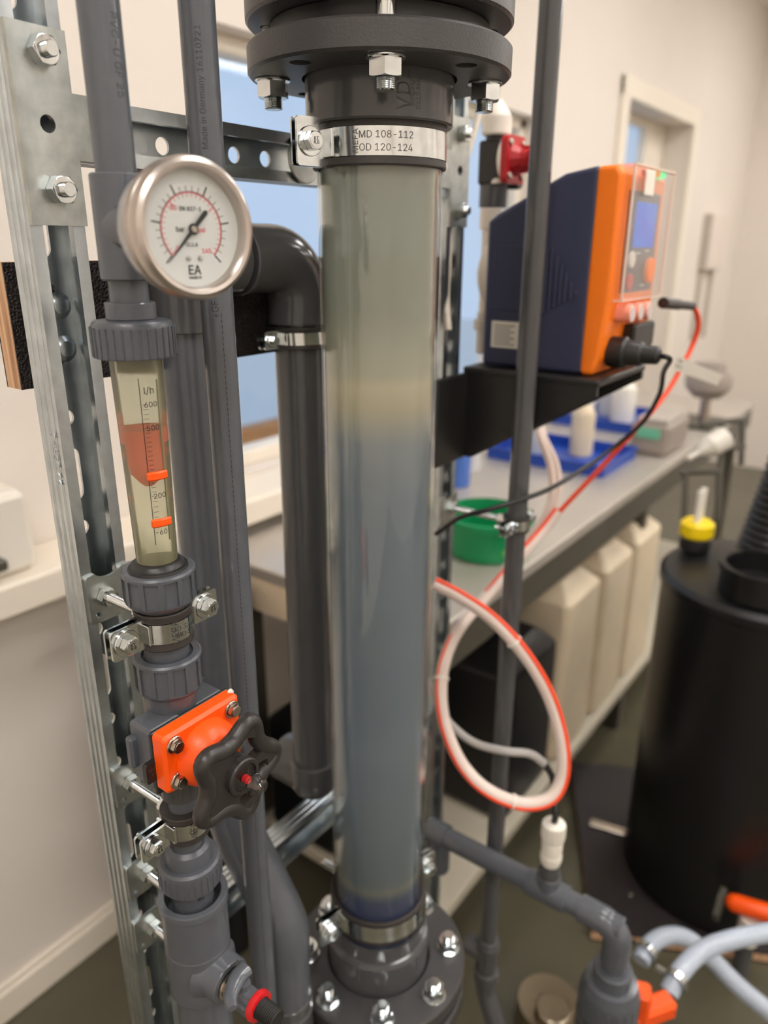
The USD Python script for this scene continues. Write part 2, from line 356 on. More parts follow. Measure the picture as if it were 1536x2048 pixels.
for z in (1.456, 1.424):
    part(t, 'fixing_bolt', face(lathe([(0, .004), (.006, .0035), (.009, .001), (.010, 0), (.010, -.001), (.004, -.001), (.004, -.026), (0, -.026)][::-1], 28), (UX+.007, .0245, z)), ZINC, label='round bolt head inside the channel')
t = thing('mounting_rail', 'galvanised perforated cross rail running behind the top of the clear column', 'rail', (-.12, 0, 1.578))
L = RX-.021-(UX+.021); hs = [(.0105+.039*k+.0, 0) for k in range(2, 12)]
mid = channel(L, [(-.2506-UX-.021+.039*k, 0) for k in range(-1, 11) if 0 < -.2506-UX-.021+.039*k < L-.01])
part(t, 'channel', mv(xf(mid, ((0, 0, -1), (0, 1, 0), (1, 0, 0))), x=UX+.021, z=1.575), ZINC, 20)
t = thing('mounting_rail', 'low galvanised cross rail behind the black handwheel and column foot', 'rail', (-.12, 0, .805))
mid = channel(L, [(.03+.039*k, 0) for k in range(12)])
part(t, 'channel', mv(xf(mid, ((0, 0, -1), (0, 1, 0), (1, 0, 0))), x=UX+.021, z=.805), ZINC, 20)
t = thing('mounting_rail', 'galvanised upright channel rail between the clear column and the pump bracket', 'rail', (RX, 0, 0))
part(t, 'channel', mv(channel(2.0, hl), x=RX), ZINC, 20)
def tplate(name, label, x, z, arm, boltz, hole):
    t = thing(name, label, 'plate', (x, -.004, z))
    p = unary_union([sbox(-.021, -.064, .021, .058), sbox(0, -.021, arm, .021) if arm > 0 else sbox(arm, -.021, 0, .021)])
    for hz in hole: p = p.difference(Point(0, hz).buffer(.0056))
    part(t, 'plate', face(extr(p, .004), (x, 0, z)), ZINCD, 20)
    for bz in boltz:
        part(t, 'nut', face(hexnut(.017, .0085, .005, .0055), (x+.0015, -.004, z+bz)), CHROME)
    if arm < 0: part(t, 'nut', face(hexnut(.017, .0085, .005, .0055), (x+arm*.8, -.004, z)), CHROME)
    return t
tplate('connecting_plate', 'galvanised T-shaped plate with two hex nuts at the top left', UX, 1.576, .045, (.043, -.041), (0,))
tplate('connecting_plate', 'galvanised T-shaped plate half hidden right of the column clamp', RX, 1.585, -.07, (.04, -.045), (0,))

# ------------------------------------------------------------------ pipe clamps
def clamp(label, ax, z, rin, rout, h, ears, rod_y, name='pipe_clamp', text=None, plate=True, px=None, bolt=.010, turn=0., rubs=1.5, sides=(-1, 1)):
    t = thing(name, label, 'pipe clamp', (ax[0], ax[1], z)); x, y = ax
    P = lambda m: rot(cat(m) if not isinstance(m, (list, tuple)) else cat(*m), turn, about=(x, y, 0)) if turn else m
    hb = h/2; hr = hb*rubs
    part(t, 'rubber_lining', lathe([(rin, -hr), (rout+.0012, -hr), (rout+.0018, -hr+.001), (rout+.0014, -hb-.0004), (rout-.0012, -hb), (rout-.0012, hb), (rout+.0014, hb+.0004), (rout+.0018, hr-.001), (rout+.0012, hr), (rin, hr), (rin, -hr)], 64, (x, y, z)), RUBBER)
    seg = []
    th = .0018
    q = m3.Manifold.cylinder(h, rout+th, rout+th, 72) - m3.Manifold.cylinder(h*3, rout-.0006, rout-.0006, 72).translate((0, 0, -h))
    q = q - m3.Manifold.cube((4*rout, .006, h*3), True)
    halves = [arr(q.trim_by_plane((0, s, 0), 0.).translate((x, y, z-h/2))) for s in (-1, 1)]
    eh = h*(.74 if h < .02 else .84)
    for s, hm in zip((-1, 1), halves):
        ms = [hm]
        for sx in sides:
            e = rrect(rout-.001, rout+ears, -eh, eh, .003)
            pl = extr(e, .0022) if sx > 0 else mv(rot(extr(e, .0022), 180, (0, 1, 0)), z=.0022)
            ms.append(face(pl, (x, y+s*.0036+.0011, z)))
            ms.append(bx(x+sx*(rout-.0005), x+sx*(rout+.0022), y+s*.0025, y+s*.0115, z-h/2, z+h/2, .0005))
        part(t, 'front_band' if s < 0 else 'rear_band', P(cat(*ms)), CHROME, 25)
    for sx in sides:
        bxp = x+sx*(rout+ears*.6)
        b = part(t, 'bolt', P(cat(face(hexbolt(bolt, bolt*.85, bolt*.55), (bxp, y-.0049, z)), face(thread(bolt*.3, 0, .02), (bxp, y+.0149, z)))), CHROME)
        if bolt > .009: part(b, 'grade_mark', P(cat(face(txt('8.8', bolt*.2, .0001), (bxp, y-.0049-bolt*.55-.0021, z-.0012)), face(txt('KT', bolt*.2, .0001), (bxp, y-.0049-bolt*.55-.0021, z+.0014)))), INK)
    if rod_y is not None:
        part(t, 'rod', face(thread(.0042, 0, rod_y-(y+rout)), (x, rod_y, z)), CHROME)
        part(t, 'rod_nut', face(hexa(.013, .011), (x, y+rout+.011, z)), CHROME)
        if plate:
            pp = rrect(-.021, .024, -.022, .021, .003).difference(Point(-.014, -.015).buffer(.0026)).difference(Point(.017, .013).buffer(.0026))
            pp = pp.difference(Point(.0, .034).buffer(.018))
            part(t, 'base_plate', face(extr(pp, .003), (x if px is None else px, 0, z)), ZINCD, 20)
            part(t, 'lock_nut', face(hexa(.014, .008), (x, -.003, z)), CHROME)
    if text:
        part(t, 'stamped_text', cat(*[wrap(txt(s, hh, .0002), rout+th, ax, a, z+dz, v) for s, hh, a, dz, v in text]), INKP if name == 'x' else mats['stamp'])
    return t
mat('stamp', lin(96, 96, 94), .4, .8)
RA = (-.371, -.079)
clamp('small zinc clamp with two hex bolts between the flow meter and the orange valve', RA, 1.2265, .0145, .0202, .0160, .029, 0., text=[('MEFA', .0055, -106, 0, True), ('OD 32-35', .0040, -78, .0025, False), ('MD 108', .0040, -78, -.003, False)], px=UX+.002, bolt=.0122, rubs=1.85)
clamp('small zinc clamp with hex bolts just below the black handwheel', RA, 1.0395, .0125, .0182, .0150, .029, 0., text=[('MEFA', .005, -108, 0, True), ('OD 25-28', .004, -80, 0, False)], px=UX+.002, bolt=.0112, rubs=1.85)

# ------------------------------------------------------------------ left line: pipe, tee, gauge, flow meter, valve, drain
ax, ay = RA
def A(m): return mv(m, ax, ay)
t = thing('vertical_pipe', 'grey plastic pipe rising above the pressure gauge at the left', 'pipe', (ax, ay, 1.53))
part(t, 'pipe', A(cyl(.0125, 1.535, 2.1, 48)), PVC)
part(t, 'printed_text', wrap(txt('PVC-U GF 25', .005, .00008), .01252, RA, camang(RA, 38), 1.605, True, True), INKP)
t = thing('gauge_tee', 'grey glued pipe tee carrying the pressure gauge', 'pipe tee', (ax, ay, 1.463))
part(t, 'body', cat(A(solid([(.0155, 1.4775), (.0168, 1.4787), (.0168, 1.5405), (.0158, 1.5415)], 56)), face(cyl(.0168, 0, .034, 48, b=.001), (ax, ay, 1.51))), PVC)
part(t, 'outlet_pipe', A(cyl(.0126, 1.461, 1.48, 48)), PVC)
part(t, 'reducer', face(solid([(.0168, 0), (.013, .006), (.011, .008)], 40), (ax, ay-.034, 1.51)), BLACK)

# gauge
GX, GY, GZ = ax-.0005, -.132, 1.508
t = thing('pressure_gauge', 'round steel dial pressure gauge with white face and black needle', 'pressure gauge', (GX, GY, GZ))
def G(m, d=0):
    m = arr(m).copy(); m.apply_scale(1.035); return rot(face(m, (GX, GY-d*1.035, GZ)), -8, about=(ax, ay, 0))
part(t, 'case', G(solid([(.009, -.024), (.010, -.002), (.020, 0), (.030, .003), (.0335, .008), (.0345, .014), (.0345, .024)], 72)), mat('case_steel', lin(176, 176, 180), .28, 1.))
part(t, 'bezel', G(lathe([(.0345, .021), (.0365, .0215), (.0372, .0235), (.0366, .0255), (.0358, .0262), (.0362, .027), (.0374, .029), (.0376, .0315), (.0364, .0345), (.0340, .036), (.0318, .0355), (.0308, .034), (.0304, .031), (.0304, .024), (.0345, .021)], 96)), BEZEL)
dial = part(t, 'dial', G(cyl(.0304, .0275, .0285, 72)), DIAL)
tz = .0286
def tick(r0, r1, deg, w): 
    a = math.radians(deg); p = LineString([(r0*math.cos(a), r0*math.sin(a)), (r1*math.cos(a), r1*math.sin(a))]).buffer(w/2, cap_style='flat'); return extr(p, .0001)
bl, rd = [], []
for k in range(0, 51):
    d = 225-270*k/50
    if k % 10 == 0: bl.append(tick(.0195, .0247, d, .0008))
    elif k % 2 == 0: bl.append(tick(.0195, .0222, d, .0003))
for k in range(0, 30):
    d = 225-270*(k*5)/145
    rd.append(tick(.0165 if k % 10 else .0148, .0186, d, .00028 if k % 10 else .0006))
th = np.radians(np.linspace(225, -45, 70)); arc = LineString(np.stack([.0188*np.cos(th), .0188*np.sin(th)], 1)).buffer(.0003); rd.append(extr(arc, .0001))
th = np.radians(np.linspace(225, -45, 70)); arc = LineString(np.stack([.0193*np.cos(th), .0193*np.sin(th)], 1)).buffer(.00012); bl.append(extr(arc, .0001))
part(dial, 'black_scale', G(cat(*bl), tz), INK, kind='stuff'); part(dial, 'red_scale', G(cat(*rd), tz), INKR, kind='stuff')
part(dial, 'black_lettering', G(cat(mv(txt('EN 837-1', .0021, .0001, True), y=.0105), mv(txt('bar', .0026, .0001, True), x=-.0072), mv(txt('Cl.1.6', .0020, .0001, True), y=-.0078, x=-.0008),
     mv(txt('EA', .0048, .0001, True), y=-.0212), mv(txt('made in', .0016, .0001, True), y=-.0252)), tz), INK, kind='stuff')
part(dial, 'red_lettering', G(cat(mv(txt('50', .0024, .0001, True), -.0105, .0108), mv(txt('psi', .0024, .0001, True), .0063, -.0002), mv(txt('145', .0024, .0001, True), .0085, -.0112), mv(txt('0', .0024, .0001, True), -.0098, -.0098)), tz), INKR, kind='stuff')
for sx in (-.0035, .0042): part(dial, 'screw', G(mv(lathe([(0, .0013), (.0012, .001), (.0018, 0), (0, 0)][::-1], 20), x=sx, y=-.0152), tz), CHROME)
na = math.radians(226)
needle = Polygon([(.0245*math.cos(na), .0245*math.sin(na)), (.0011*math.cos(na+1.57), .0011*math.sin(na+1.57)), (-.006*math.cos(na)-.0012*math.sin(na), -.006*math.sin(na)+.0012*math.cos(na)), (-.0125*math.cos(na)-.0014*math.sin(na), -.0125*math.sin(na)+.0014*math.cos(na)),
                  (-.0137*math.cos(na), -.0137*math.sin(na)), (-.0125*math.cos(na)+.0014*math.sin(na), -.0125*math.sin(na)-.0014*math.cos(na)), (-.006*math.cos(na)+.0012*math.sin(na), -.006*math.sin(na)-.0012*math.cos(na)), (.0011*math.cos(na-1.57), .0011*math.sin(na-1.57))])
nd = part(t, 'needle', G(cat(extr(needle, .0006), extr(Point(0, 0).buffer(.003), .0007)), .0300), INK)
part(nd, 'hub', G(cyl(.0018, 0, .0016, 24, b=.0003), .0302), BRASS)
part(t, 'glass', G(cyl(.0304, .0322, .0332, 72)), CLEARP)

# flow meter
FZ0, FZ1 = 1.2765, 1.4305
t = thing('flow_meter', 'clear tapered flow meter tube with red float between two grey union nuts', 'flow meter', (ax, ay, 1.24))
part(t, 'upper_collar', A(solid([(.0152, 1.4525), (.0164, 1.4535), (.0164, 1.4632), (.0156, 1.464)], 56)), PVC)
nut = A(solid([(.0262, 1.4285), (.0268, 1.4295), (.0268, 1.4475), (.0262, 1.4505), (.0245, 1.4523), (.0165, 1.453)], 72))
ribs = [A(mv(bx(-.0008, .0008, -.0007, .0007, 1.4297, 1.4478, .0004), x=.0268)) for _ in range(1)]
n1 = part(t, 'upper_union_nut', nut, NUT)
for k in range(30):
    a = k*12+3
    part(n1, 'rib', mv(rot(mv(bx(-.0006, .0010, -.0006, .0006, 1.4290, 1.4488, .0005), x=.0268), a), ax, ay), NUT)
zf = lambda z: .0148 + (.0178-.0148)*(z-FZ0)/(FZ1-FZ0)
FLUID = cloudy('flow_meter_fluid', [(0, lin(196, 192, 150)), (.5, lin(200, 194, 156)), (1, lin(178, 174, 138))], FZ0, FZ1, .70, .2, 1.10, .1)
part(t, 'tube', A(solid([(zf(FZ0), FZ0-.004), (zf(FZ0), FZ0)] + [(zf(z), z) for z in np.linspace(FZ0, FZ1, 6)] + [(zf(FZ1), FZ1+.004)], 64)), FLUID, True)
FLOATM = mat('float_red', lin(255, 74, 34), .5, emission_color=(0, 0, 0))
part(t, 'float', A(solid([(.003, 1.337), (.0060, 1.340), (.0108, 1.3465), (.0118, 1.352), (.0118, 1.3685), (.0123, 1.369), (.0152, 1.3692), (.0154, 1.370), (.0154, 1.3785), (.0150, 1.3795)], 48)), FLOATM)
sa = camang(RA, 8)
sc = []; 
def zpos(v): return np.interp(v, (60, 200, 500, 600), (1.3052, 1.3328, 1.3818, 1.398))
tiltc = [(1.296, zf(1.296)), (1.418, zf(1.418))]
def onTube(m, a, z): return wrap(m, zf(z)+.0001, RA, a, z)
line = cat(*[onTube(extr(sbox(-.00024, -.002, .00024, .002), .0001), sa-8, z) for z in np.arange(1.298, 1.418, .004)])
sc.append(line)
for v in range(60, 601, 20):
    if v in (60, 200, 500, 600): w = .0022
    else: w = .0032
    if v not in (60,) and zpos(v) < 1.306: continue
    x0 = .0012 if v not in (60, 200, 500, 600) else .0008
    sc.append(onTube(extr(sbox(x0, -.00013, x0+w, .00013), .0001), sa-8, zpos(v)))
part(t, 'scale_marks', cat(*sc), INK, kind='stuff')
part(t, 'scale_numbers', cat(*[onTube(mv(txt(s, .0036, .0001), x=.0066), sa-8, zpos(v)) for s, v in (('600', 600), ('500', 500), ('200', 200), ('60', 60))], onTube(mv(txt('l/h', .0046, .0001), x=.0062), sa-8, 1.4075)), INK, kind='stuff')
for z, dz in ((1.3475, 0), (1.3125, .001)):
    w = .0072; zz = np.array([z]);
    seg = [onTube(bx(-.0074, .0074, -.0031, .0031, -.0012, .0022, .0010), sa+14, z)]
    m = cat(*seg); m.vertices[:, 2] += (np.degrees(np.arctan2(m.vertices[:, 1]-ay, m.vertices[:, 0]-ax))-(sa+14+0) if True else 0)*(math.pi/180)*zf(z)*.0
    part(t, 'set_point_marker', m, ORANGE, label='orange clip on marker across the scale')
part(t, 'rail_on_tube', cat(*[onTube(bx(-.0006, .0006, -.0021, .0021, -.0004, .001), sa+34, z) for z in np.arange(1.300, 1.416, .004)]), FLUID)
part(t, 'lower_end_ring', A(solid([(.0222, 1.268), (.0228, 1.2715), (.0215, 1.2745), (.0195, 1.2752), (.0178, 1.278), (.0152, 1.2795)], 64)), BLACK, label='dark glossy end ring')
def panel_nut(z0, z1, r, n=12):
    q = m3.Manifold.revolve(m3.CrossSection([[(.0145, z0), (r*.86, z0), (r-.001, z0+.003), (r, z0+.006), (r, z1-.0015), (r-.0015, z1), (r-.0065, z1), (r-.0075, z1-.002), (.0145, z1-.004)]]), 72)
    for k in range(n):
        a = k*360/n
        wdg = m3.Manifold.extrude(m3.CrossSection([[(-r*.19, z0+.0045), (r*.19, z0+.0045), (r*.19, z1-.0035), (-r*.19, z1-.0035)]]), .01)
        wdg = wdg.rotate((90, 0, 0)).translate((0, -r+.0020, 0)).rotate((0, 0, a+10))
        q = q - wdg
    return A(arr(q))
part(t, 'lower_union_nut', panel_nut(1.2445, 1.2728, .0272), NUT, 30)
part(t, 'lower_neck', A(solid([(.0172, 1.1968), (.0172, 1.212), (.0152, 1.214), (.0152, 1.232), (.0165, 1.2385), (.0205, 1.2425), (.0215, 1.2455)], 56)), NUT)

# diaphragm valve
VZ = 1.128
CAPG = clear('clear_cap', (.86, .86, .86), .10, .05)
t = thing('diaphragm_valve', 'grey diaphragm valve with bright orange bonnet and black star handwheel', 'valve', (ax, ay, VZ))
part(t, 'upper_union_nut', panel_nut(1.1690, 1.2005, .0262), NUT, 30)
part(t, 'upper_neck', A(solid([(.019, 1.150), (.021, 1.163), (.0215, 1.1692)], 56)), NUT)
part(t, 'body', cat(bx(ax-.037, ax+.037, ay-.020, ay+.008, VZ-.027, VZ+.027, .003), bx(ax-.043, ax+.039, ay-.002, ay+.006, VZ-.012, VZ+.016, .002), A(solid([(.0175, VZ-.042), (.020, VZ-.02), (.020, VZ+.02), (.0195, VZ+.036)], 48))), NUT)
part(t, 'diaphragm_edge', bx(ax-.0385, ax+.0385, ay-.0235, ay-.0195, VZ-.0283, VZ+.0283, .0012), BLACK)
part(t, 'diaphragm_tab', face(extr(rrect(-.0465, -.036, -.013, .004, .002), .0045), (ax, ay-.0192, VZ)), BLACK)
part(t, 'marking_on_tab', face(cat(mv(txt('EPDM', .002, .0001), -.0405, -.002), mv(txt('20', .002, .0001), -.0405, -.006)), (ax, ay-.0237, VZ)), mat('tab_mark', lin(70, 60, 58), .5))
BZ, BY = VZ-.004, ay-.0235
bon = m3.Manifold.batch_hull([m3.Manifold.cylinder(.0001, .004, .004, 20).translate((sx*.034, .003+sz*.0215, z)) for sx in (-1, 1) for sz in (-1, 1) for z in (0., .010)] + [m3.Manifold.cylinder(.0001, .0035, .0035, 20).translate((sx*.0322, .003+sz*.0198, .0128)) for sx in (-1, 1) for sz in (-1, 1)])
dome_ = m3.Manifold.revolve(m3.CrossSection([[(0, .006), (.0285, .006), (.0278, .0150), (.0258, .022), (.0224, .0275), (.018, .0308), (.0172, .0312), (.0172, .0335), (0, .0335)]]), 64).scale((1., .98, 1.))
dome_ = dome_.translate((0, -.004, 0)) - m3.Manifold.cylinder(.012, .0142, .0142, 48).translate((0, -.004, .0295))
bon = bon + dome_
part(t, 'bonnet', face(arr(bon), (ax, BY, VZ)), ORANGE, 32)
for sx in (-1, 1):
    for sz in (-1, 1):
        part(t, 'bolt', face(hexbolt(.0095, .0072, .0048), (ax+sx*.0285, BY-.0128, VZ+.003+sz*.0160)), STEEL)
part(t, 'corner_cap', face(lathe([(0, .003), (.0025, .002), (.003, 0), (0, 0)][::-1], 16), (ax+.036, BY-.004, VZ+.0275)), WHITEP)
HZ, HY = VZ-.008, BY-.047
part(t, 'spindle_sleeve', face(cyl(.0138, 0, .02, 40), (ax, BY-.0285, HZ)), BLACK)
N = 120; th = np.linspace(0, 2*np.pi, N, endpoint=False); ph0 = math.radians(65)
c5 = np.cos(5*(th-ph0)); R_ = .0332 + .0062*c5 + .0012*np.cos(10*(th-ph0))
path = np.stack([R_*np.cos(th), R_*np.sin(th), .0*th], 1)
rim = sweep(path, .0066 - .0003*c5, 18, closed=True)
rim.vertices[:, 2] *= 1.05
outp = Polygon([((r-.003)*math.cos(a), (r-.003)*math.sin(a)) for r, a in zip(R_, th)])
def sector(r0, r1, a0, a1, k=12):
    ts = np.radians(np.linspace(a0, a1, k)); p = [(r1*math.cos(a), r1*math.sin(a)) for a in ts] + [(r0*math.cos(a), r0*math.sin(a)) for a in ts[::-1]]
    return Polygon(p).buffer(-.0022).buffer(.0022)
web = outp.difference(sector(.0125, .0290, 18, 110)).difference(sector(.0125, .0290, -96, -4))
wheel = cat(rim, mv(extr(web, .0085), z=-.0035), cyl(.0135, -.010, .0075, 40, b=.001), ring(.0115, .0150, .002, .0100, 44, b=.0012))
hw = part(t, 'handwheel', face(wheel, (ax, HY, HZ)), WHEEL, 40)
part(hw, 'direction_text', face(cat(mv(rot(txt('Auf', .0042, .0003), 62), -.0255, .0005), mv(rot(txt('ZU', .003, .0003), 40), -.0165, .0205), mv(rot(bx(-.006, .006, -.0003, .0003, 0, .0003), 65), -.0205, .0115)), (ax, HY-.0035, HZ)), mat('raised_text', lin(92, 86, 80), .5))
part(t, 'indicator_cap', face(solid([(.0072, 0), (.0072, .010), (.0060, .0115), (.0058, .0185), (.0040, .0205)], 8), (ax, HY-.009, HZ)), CAPG, label='clear cap over the red position pin')
part(t, 'indicator_pin', face(cyl(.0032, 0, .006, 20, b=.0008), (ax-.001, HY-.009, HZ)), RED)
part(t, 'lower_spigot', A(solid([(.0168, 1.067), (.0176, 1.0685), (.0176, 1.094), (.0165, 1.1)], 56)), PVCD)
for k in range(14): part(t, 'spigot_rib', mv(rot(mv(bx(-.0006, .0006, -.0008, .0008, 1.069, 1.092, .0004), x=.0176), k*360/14), ax, ay), PVCD)
single('short_pipe', 'short grey pipe length running through the clamp under the orange valve', 'pipe', A(cyl(.0125, 1.004, 1.068, 48)), PVC)
t = thing('union_fitting', 'grey ribbed union fitting sitting above the wide drain tee', 'pipe union', (ax, ay, .95))
part(t, 'collar', A(solid([(.0170, .9965), (.0200, .9975), (.0200, 1.003), (.0185, 1.0105), (.0150, 1.0135)], 56)), NUT)
n4 = part(t, 'union_nut', A(lathe([(.0200, .998), (.0245, .9985), (.0265, .9965), (.0268, .994), (.0268, .976), (.0255, .974), (.0200, .974), (.0200, .998)], 72)), NUT)
for k in range(30): part(n4, 'rib', mv(rot(mv(bx(-.0006, .0009, -.0006, .0006, .9765, .9935, .0005), x=.0268), k*12), ax, ay), NUT)
part(t, 'cone', A(solid([(.0185, .940), (.0185, .9525), (.0172, .955), (.0140, .966), (.0150, .9745)], 56)), NUT)
part(t, 'size_mark', wrap(txt('NW', .006, .0003), .0155, RA, camang(RA, 25), .963, True), INK)
t = thing('drain_tee', 'wide grey plastic tee with open collar top below the ribbed union', 'pipe tee', (ax, ay, .80))
part(t, 'body', A(lathe([(.0232, .942), (.0234, .9555), (.0250, .958), (.0298, .958), (.0306, .9565), (.0306, .951), (.0290, .949), (.0290, .904), (.0286, .9035), (.0290, .903), (.0294, .852), (.0282, .849), (.0250, .849), (.0250, .935), (.0185, .938), (.0185, .942), (.0232, .942)], 72)), PVC)
part(t, 'side_boss', face(lathe([(.0270, .018), (.0225, .024), (.0205, .028), (.0205, .0405), (.0195, .042), (.0150, .042), (.0142, .0405), (.0142, .025), (.0270, .018)], 56), (ax, ay, .879)), PVC)
part(t, 'boss_text', face(mv(txt('d40 PN16', .003, .0002), y=.0), (ax, ay-.0422, .897)), PVCD)
part(t, 'outlet_pipe', A(cyl(.025, .0, .85, 48)), PVC)
t = thing('sample_valve', 'small grey lever valve with a red ring at the foot of the drain tee', 'valve', (ax, ay-.056, .865))
def S(m, d=0): return face(m, (ax, ay-.039-d, .877))
part(t, 'nipple', S(cat(cyl(.0142, 0, .004, 36, b=.001), mv(hexa(.021, .006, ch=.001), z=.004), mv(hexa(.0165, .005), z=.0115), cyl(.0078, .009, .018, 30))), BRASS)
part(t, 'body', S(cat(mv(hexa(.0185, .017, ch=.0015), z=.0165), cyl(.0095, .033, .036, 28))), PVC)
part(t, 'ring', S(lathe([(.0095, .0335), (.0128, .034), (.0136, .036), (.0130, .0400), (.0095, .0405), (.0095, .0335)], 40)), RED, label='bright red ring')
part(t, 'outlet', S(thread(.0092, .036, .060, .002)), BLACK)
levp = catmull(np.array([(-.025, -.008, 0), (-.018, -.001, 0), (-.008, .003, 0), (.002, .0045, 0), (.011, .003, 0)]), 6)
lm = sweep(levp, np.interp(np.linspace(0, 1, len(levp)), (0, .2, .6, 1), (.0042, .0054, .0076, .0080)), 14); lm.vertices[:, 2] *= .7
lv = part(t, 'lever', mv(rot(lm, 12), ax-.001, ay-.058, .8950), PVC)
part(lv, 'stem', mv(cyl(.0066, .884, .8925, 24), ax, ay-.058), PVC)
part(t, 'clip', mv(bx(-.0125, -.009, -.006, .006, -.006, .004, .001), ax, ay-.066, .877), PVC)

for z, lb in ((.930, 'zinc threaded rod on a base plate behind the open collar of the drain tee'), (.862, 'zinc threaded rod on a base plate behind the side boss of the drain tee')):
    t = thing('rod_bracket', lb, 'bracket', (UX, 0, z))
    part(t, 'base_plate', face(extr(rrect(-.020, .022, -.020, .020, .003).difference(Point(-.013, -.013).buffer(.0026)), .003), (UX, 0, z)), ZINCD, 20)
    part(t, 'rod', face(thread(.0045, 0, .048), (UX, -.001, z)), CHROME); part(t, 'lock_nut', face(hexa(.014, .008), (UX, -.003, z)), CHROME); part(t, 'rod_nut', face(hexa(.013, .011), (UX, -.036, z)), CHROME)

# ------------------------------------------------------------------ the printed pipe and the wide return pipe
GA = (-.286, -.068)
t = thing('vertical_pipe', 'long thin grey pipe with black print and a dashed line, right of the gauge', 'pipe', (*GA, 0))
part(t, 'pipe', cyl(.0125, 0, 2.1, 48, (*GA, 0)), PVC)
ga = camang(GA)
part(t, 'printed_text', cat(wrap(txt('Made in Germany 16110721', .0040, .00008), .01252, GA, ga-3, 1.600, True), wrap(txt('+GF+', .0050, .00008), .01252, GA, ga-8, 1.4565, True)), INKP, label='printing: Made in Germany, +GF+')
part(t, 'dashed_line', cat(*[wrap(extr(sbox(-.00026, 0, .00026, .0028), .00006), .01252, GA, ga+12, z) for z in np.arange(.6, 1.45, .0042)]), INK, kind='stuff')
PA, PB = (-.247, .016), (-.105, .016)
t = thing('return_pipe', 'wide dark grey pipe loop with a glossy elbow behind the clear column', 'pipe', (PB[0], PB[1], .82))
zh = 1.4875
part(t, 'tee', cat(cyl(.0305, 1.4285, 1.555, 56, (*PA, 0), .001), xf(cyl(.0305, 0, .055, 56, b=.001), ((0, 0, -1), (0, 1, 0), (1, 0, 0)), (PA[0], PA[1], zh))), PVCD)
part(t, 'crossing_pipe', xf(cyl(.025, 0, PB[0]-PA[0]-.03, 48), ((0, 0, -1), (0, 1, 0), (1, 0, 0)), (PA[0], PA[1], zh)), PVCD)
el = [(PA[0]+.062, PB[1], zh), (PA[0]+.075, PB[1], zh)] + arcpts((PB[0]-.038, PB[1], zh-.038), (0, 0, 1), (1, 0, 0), .038, 0, math.pi/2, 16) + [(PB[0], PB[1], zh-.05), (PB[0], PB[1], zh-.062)]
part(t, 'elbow', sweep(el, .0312, 40), PVCD)
part(t, 'elbow_lip', cat(xf(ring(.0245, .0325, -.002, .003, 56, b=.001), ((0, 0, -1), (0, 1, 0), (1, 0, 0)), (PA[0]+.062, PB[1], zh))), PVCD)
part(t, 'down_pipe', cyl(.025, .86, zh-.06, 48, (*PB, 0)), PVCD)
part(t, 'bottom_elbow', cat(lathe([(.0252, .893), (.0305, .8925), (.0312, .890), (.0312, .872), (.0300, .858), (.0255, .848), (.016, .842), (0, .8405)][::-1], 56, (*PB, 0)), xf(cyl(.0305, 0, .05, 48), ((1, 0, 0), (0, 0, -1), (0, 1, 0)), (PB[0], PB[1], .872))), PVCD)
part(t, 'left_down_pipe', cyl(.025, .95, 1.43, 48, (*PA, 0)), PVC)
b0 = [(PA[0], PA[1], 1.02), (PA[0], PA[1], .965)]
bq = [np.array(p) for p in ((PA[0], PA[1]-.003, .925), (PA[0], PA[1]-.022, .880), (PA[0]+.001, PA[1]-.052, .835), (PA[0]+.002, -.060, .79), (PA[0]+.002, -.061, .74), (PA[0]+.002, -.061, .66), (PA[0]+.002, -.061, .58))]
BE = bq[-1]
bend = list(catmull(b0+[tuple(q) for q in bq], 8))
part(t, 'lower_bend', sweep(bend, np.concatenate([np.linspace(.0290, .0268, 30), np.full(len(bend)-30, .0268)]), 40), PVC)
part(t, 'bend_collar', cat(ring(.0262, .0286, .676, .690, 56, (BE[0], BE[1], 0), .001), ring(.0262, .0278, .60, .670, 56, (BE[0], BE[1], 0), .001)), PVCD)
part(t, 'bend_pipe', cyl(.022, 0, BE[2]+.02, 40, (BE[0], BE[1], 0)), PVC)
clamp('bright zinc clamp holding the wide grey pipe to the dark board', PB, 1.4115, .025, .0275, .012, .026, None, bolt=.008, rubs=1.8)
t = thing('plywood_board', 'dark brown film faced plywood board with pale cut edge behind the pipes', 'board', (-.13, .06, 1.385))
part(t, 'core', bx(-.385, .12, .0505, .0705, 1.393, 1.487), PLYEDGE)
part(t, 'film_face', bx(-.3852, .12, .0495, .0507, 1.393, 1.487), FILM); part(t, 'film_face', bx(-.3852, .12, .0703, .0715, 1.393, 1.487), FILM)

# ------------------------------------------------------------------ the clear column
CA = (-.109, -.09); cx, cy = CA
def K(m): return mv(m, cx, cy)
t = thing('filter_column', 'large clear column filled with cloudy grey water over a darker resin bed', 'column', (cx, cy, .63))
WATER = cloudy('cloudy_water', [(0, lin(74, 84, 124)), (.045, lin(78, 88, 126)), (.062, lin(146, 148, 142)), (.075, lin(124, 132, 144)), (.3, lin(134, 144, 160)), (.62, lin(138, 148, 164)), (.69, lin(152, 158, 168)), (.73, lin(206, 194, 170)), (.752, lin(220, 208, 184)), (.765, lin(200, 194, 176)), (.83, lin(174, 175, 165)), (1, lin(166, 167, 159))], .74, 1.59, .2, .3, 1.1, .035)
part(t, 'filling', K(solid([(.0515, .65), (.0515, 1.62)], 96)), WATER, True, label='grey water above, slate blue resin bed below')
part(t, 'tube', K(lathe([(.0525, .65), (.0549, .65), (.0549, 1.62), (.0525, 1.62), (.0525, .65)], 96)), TUBEW, True, label='clear tube wall')
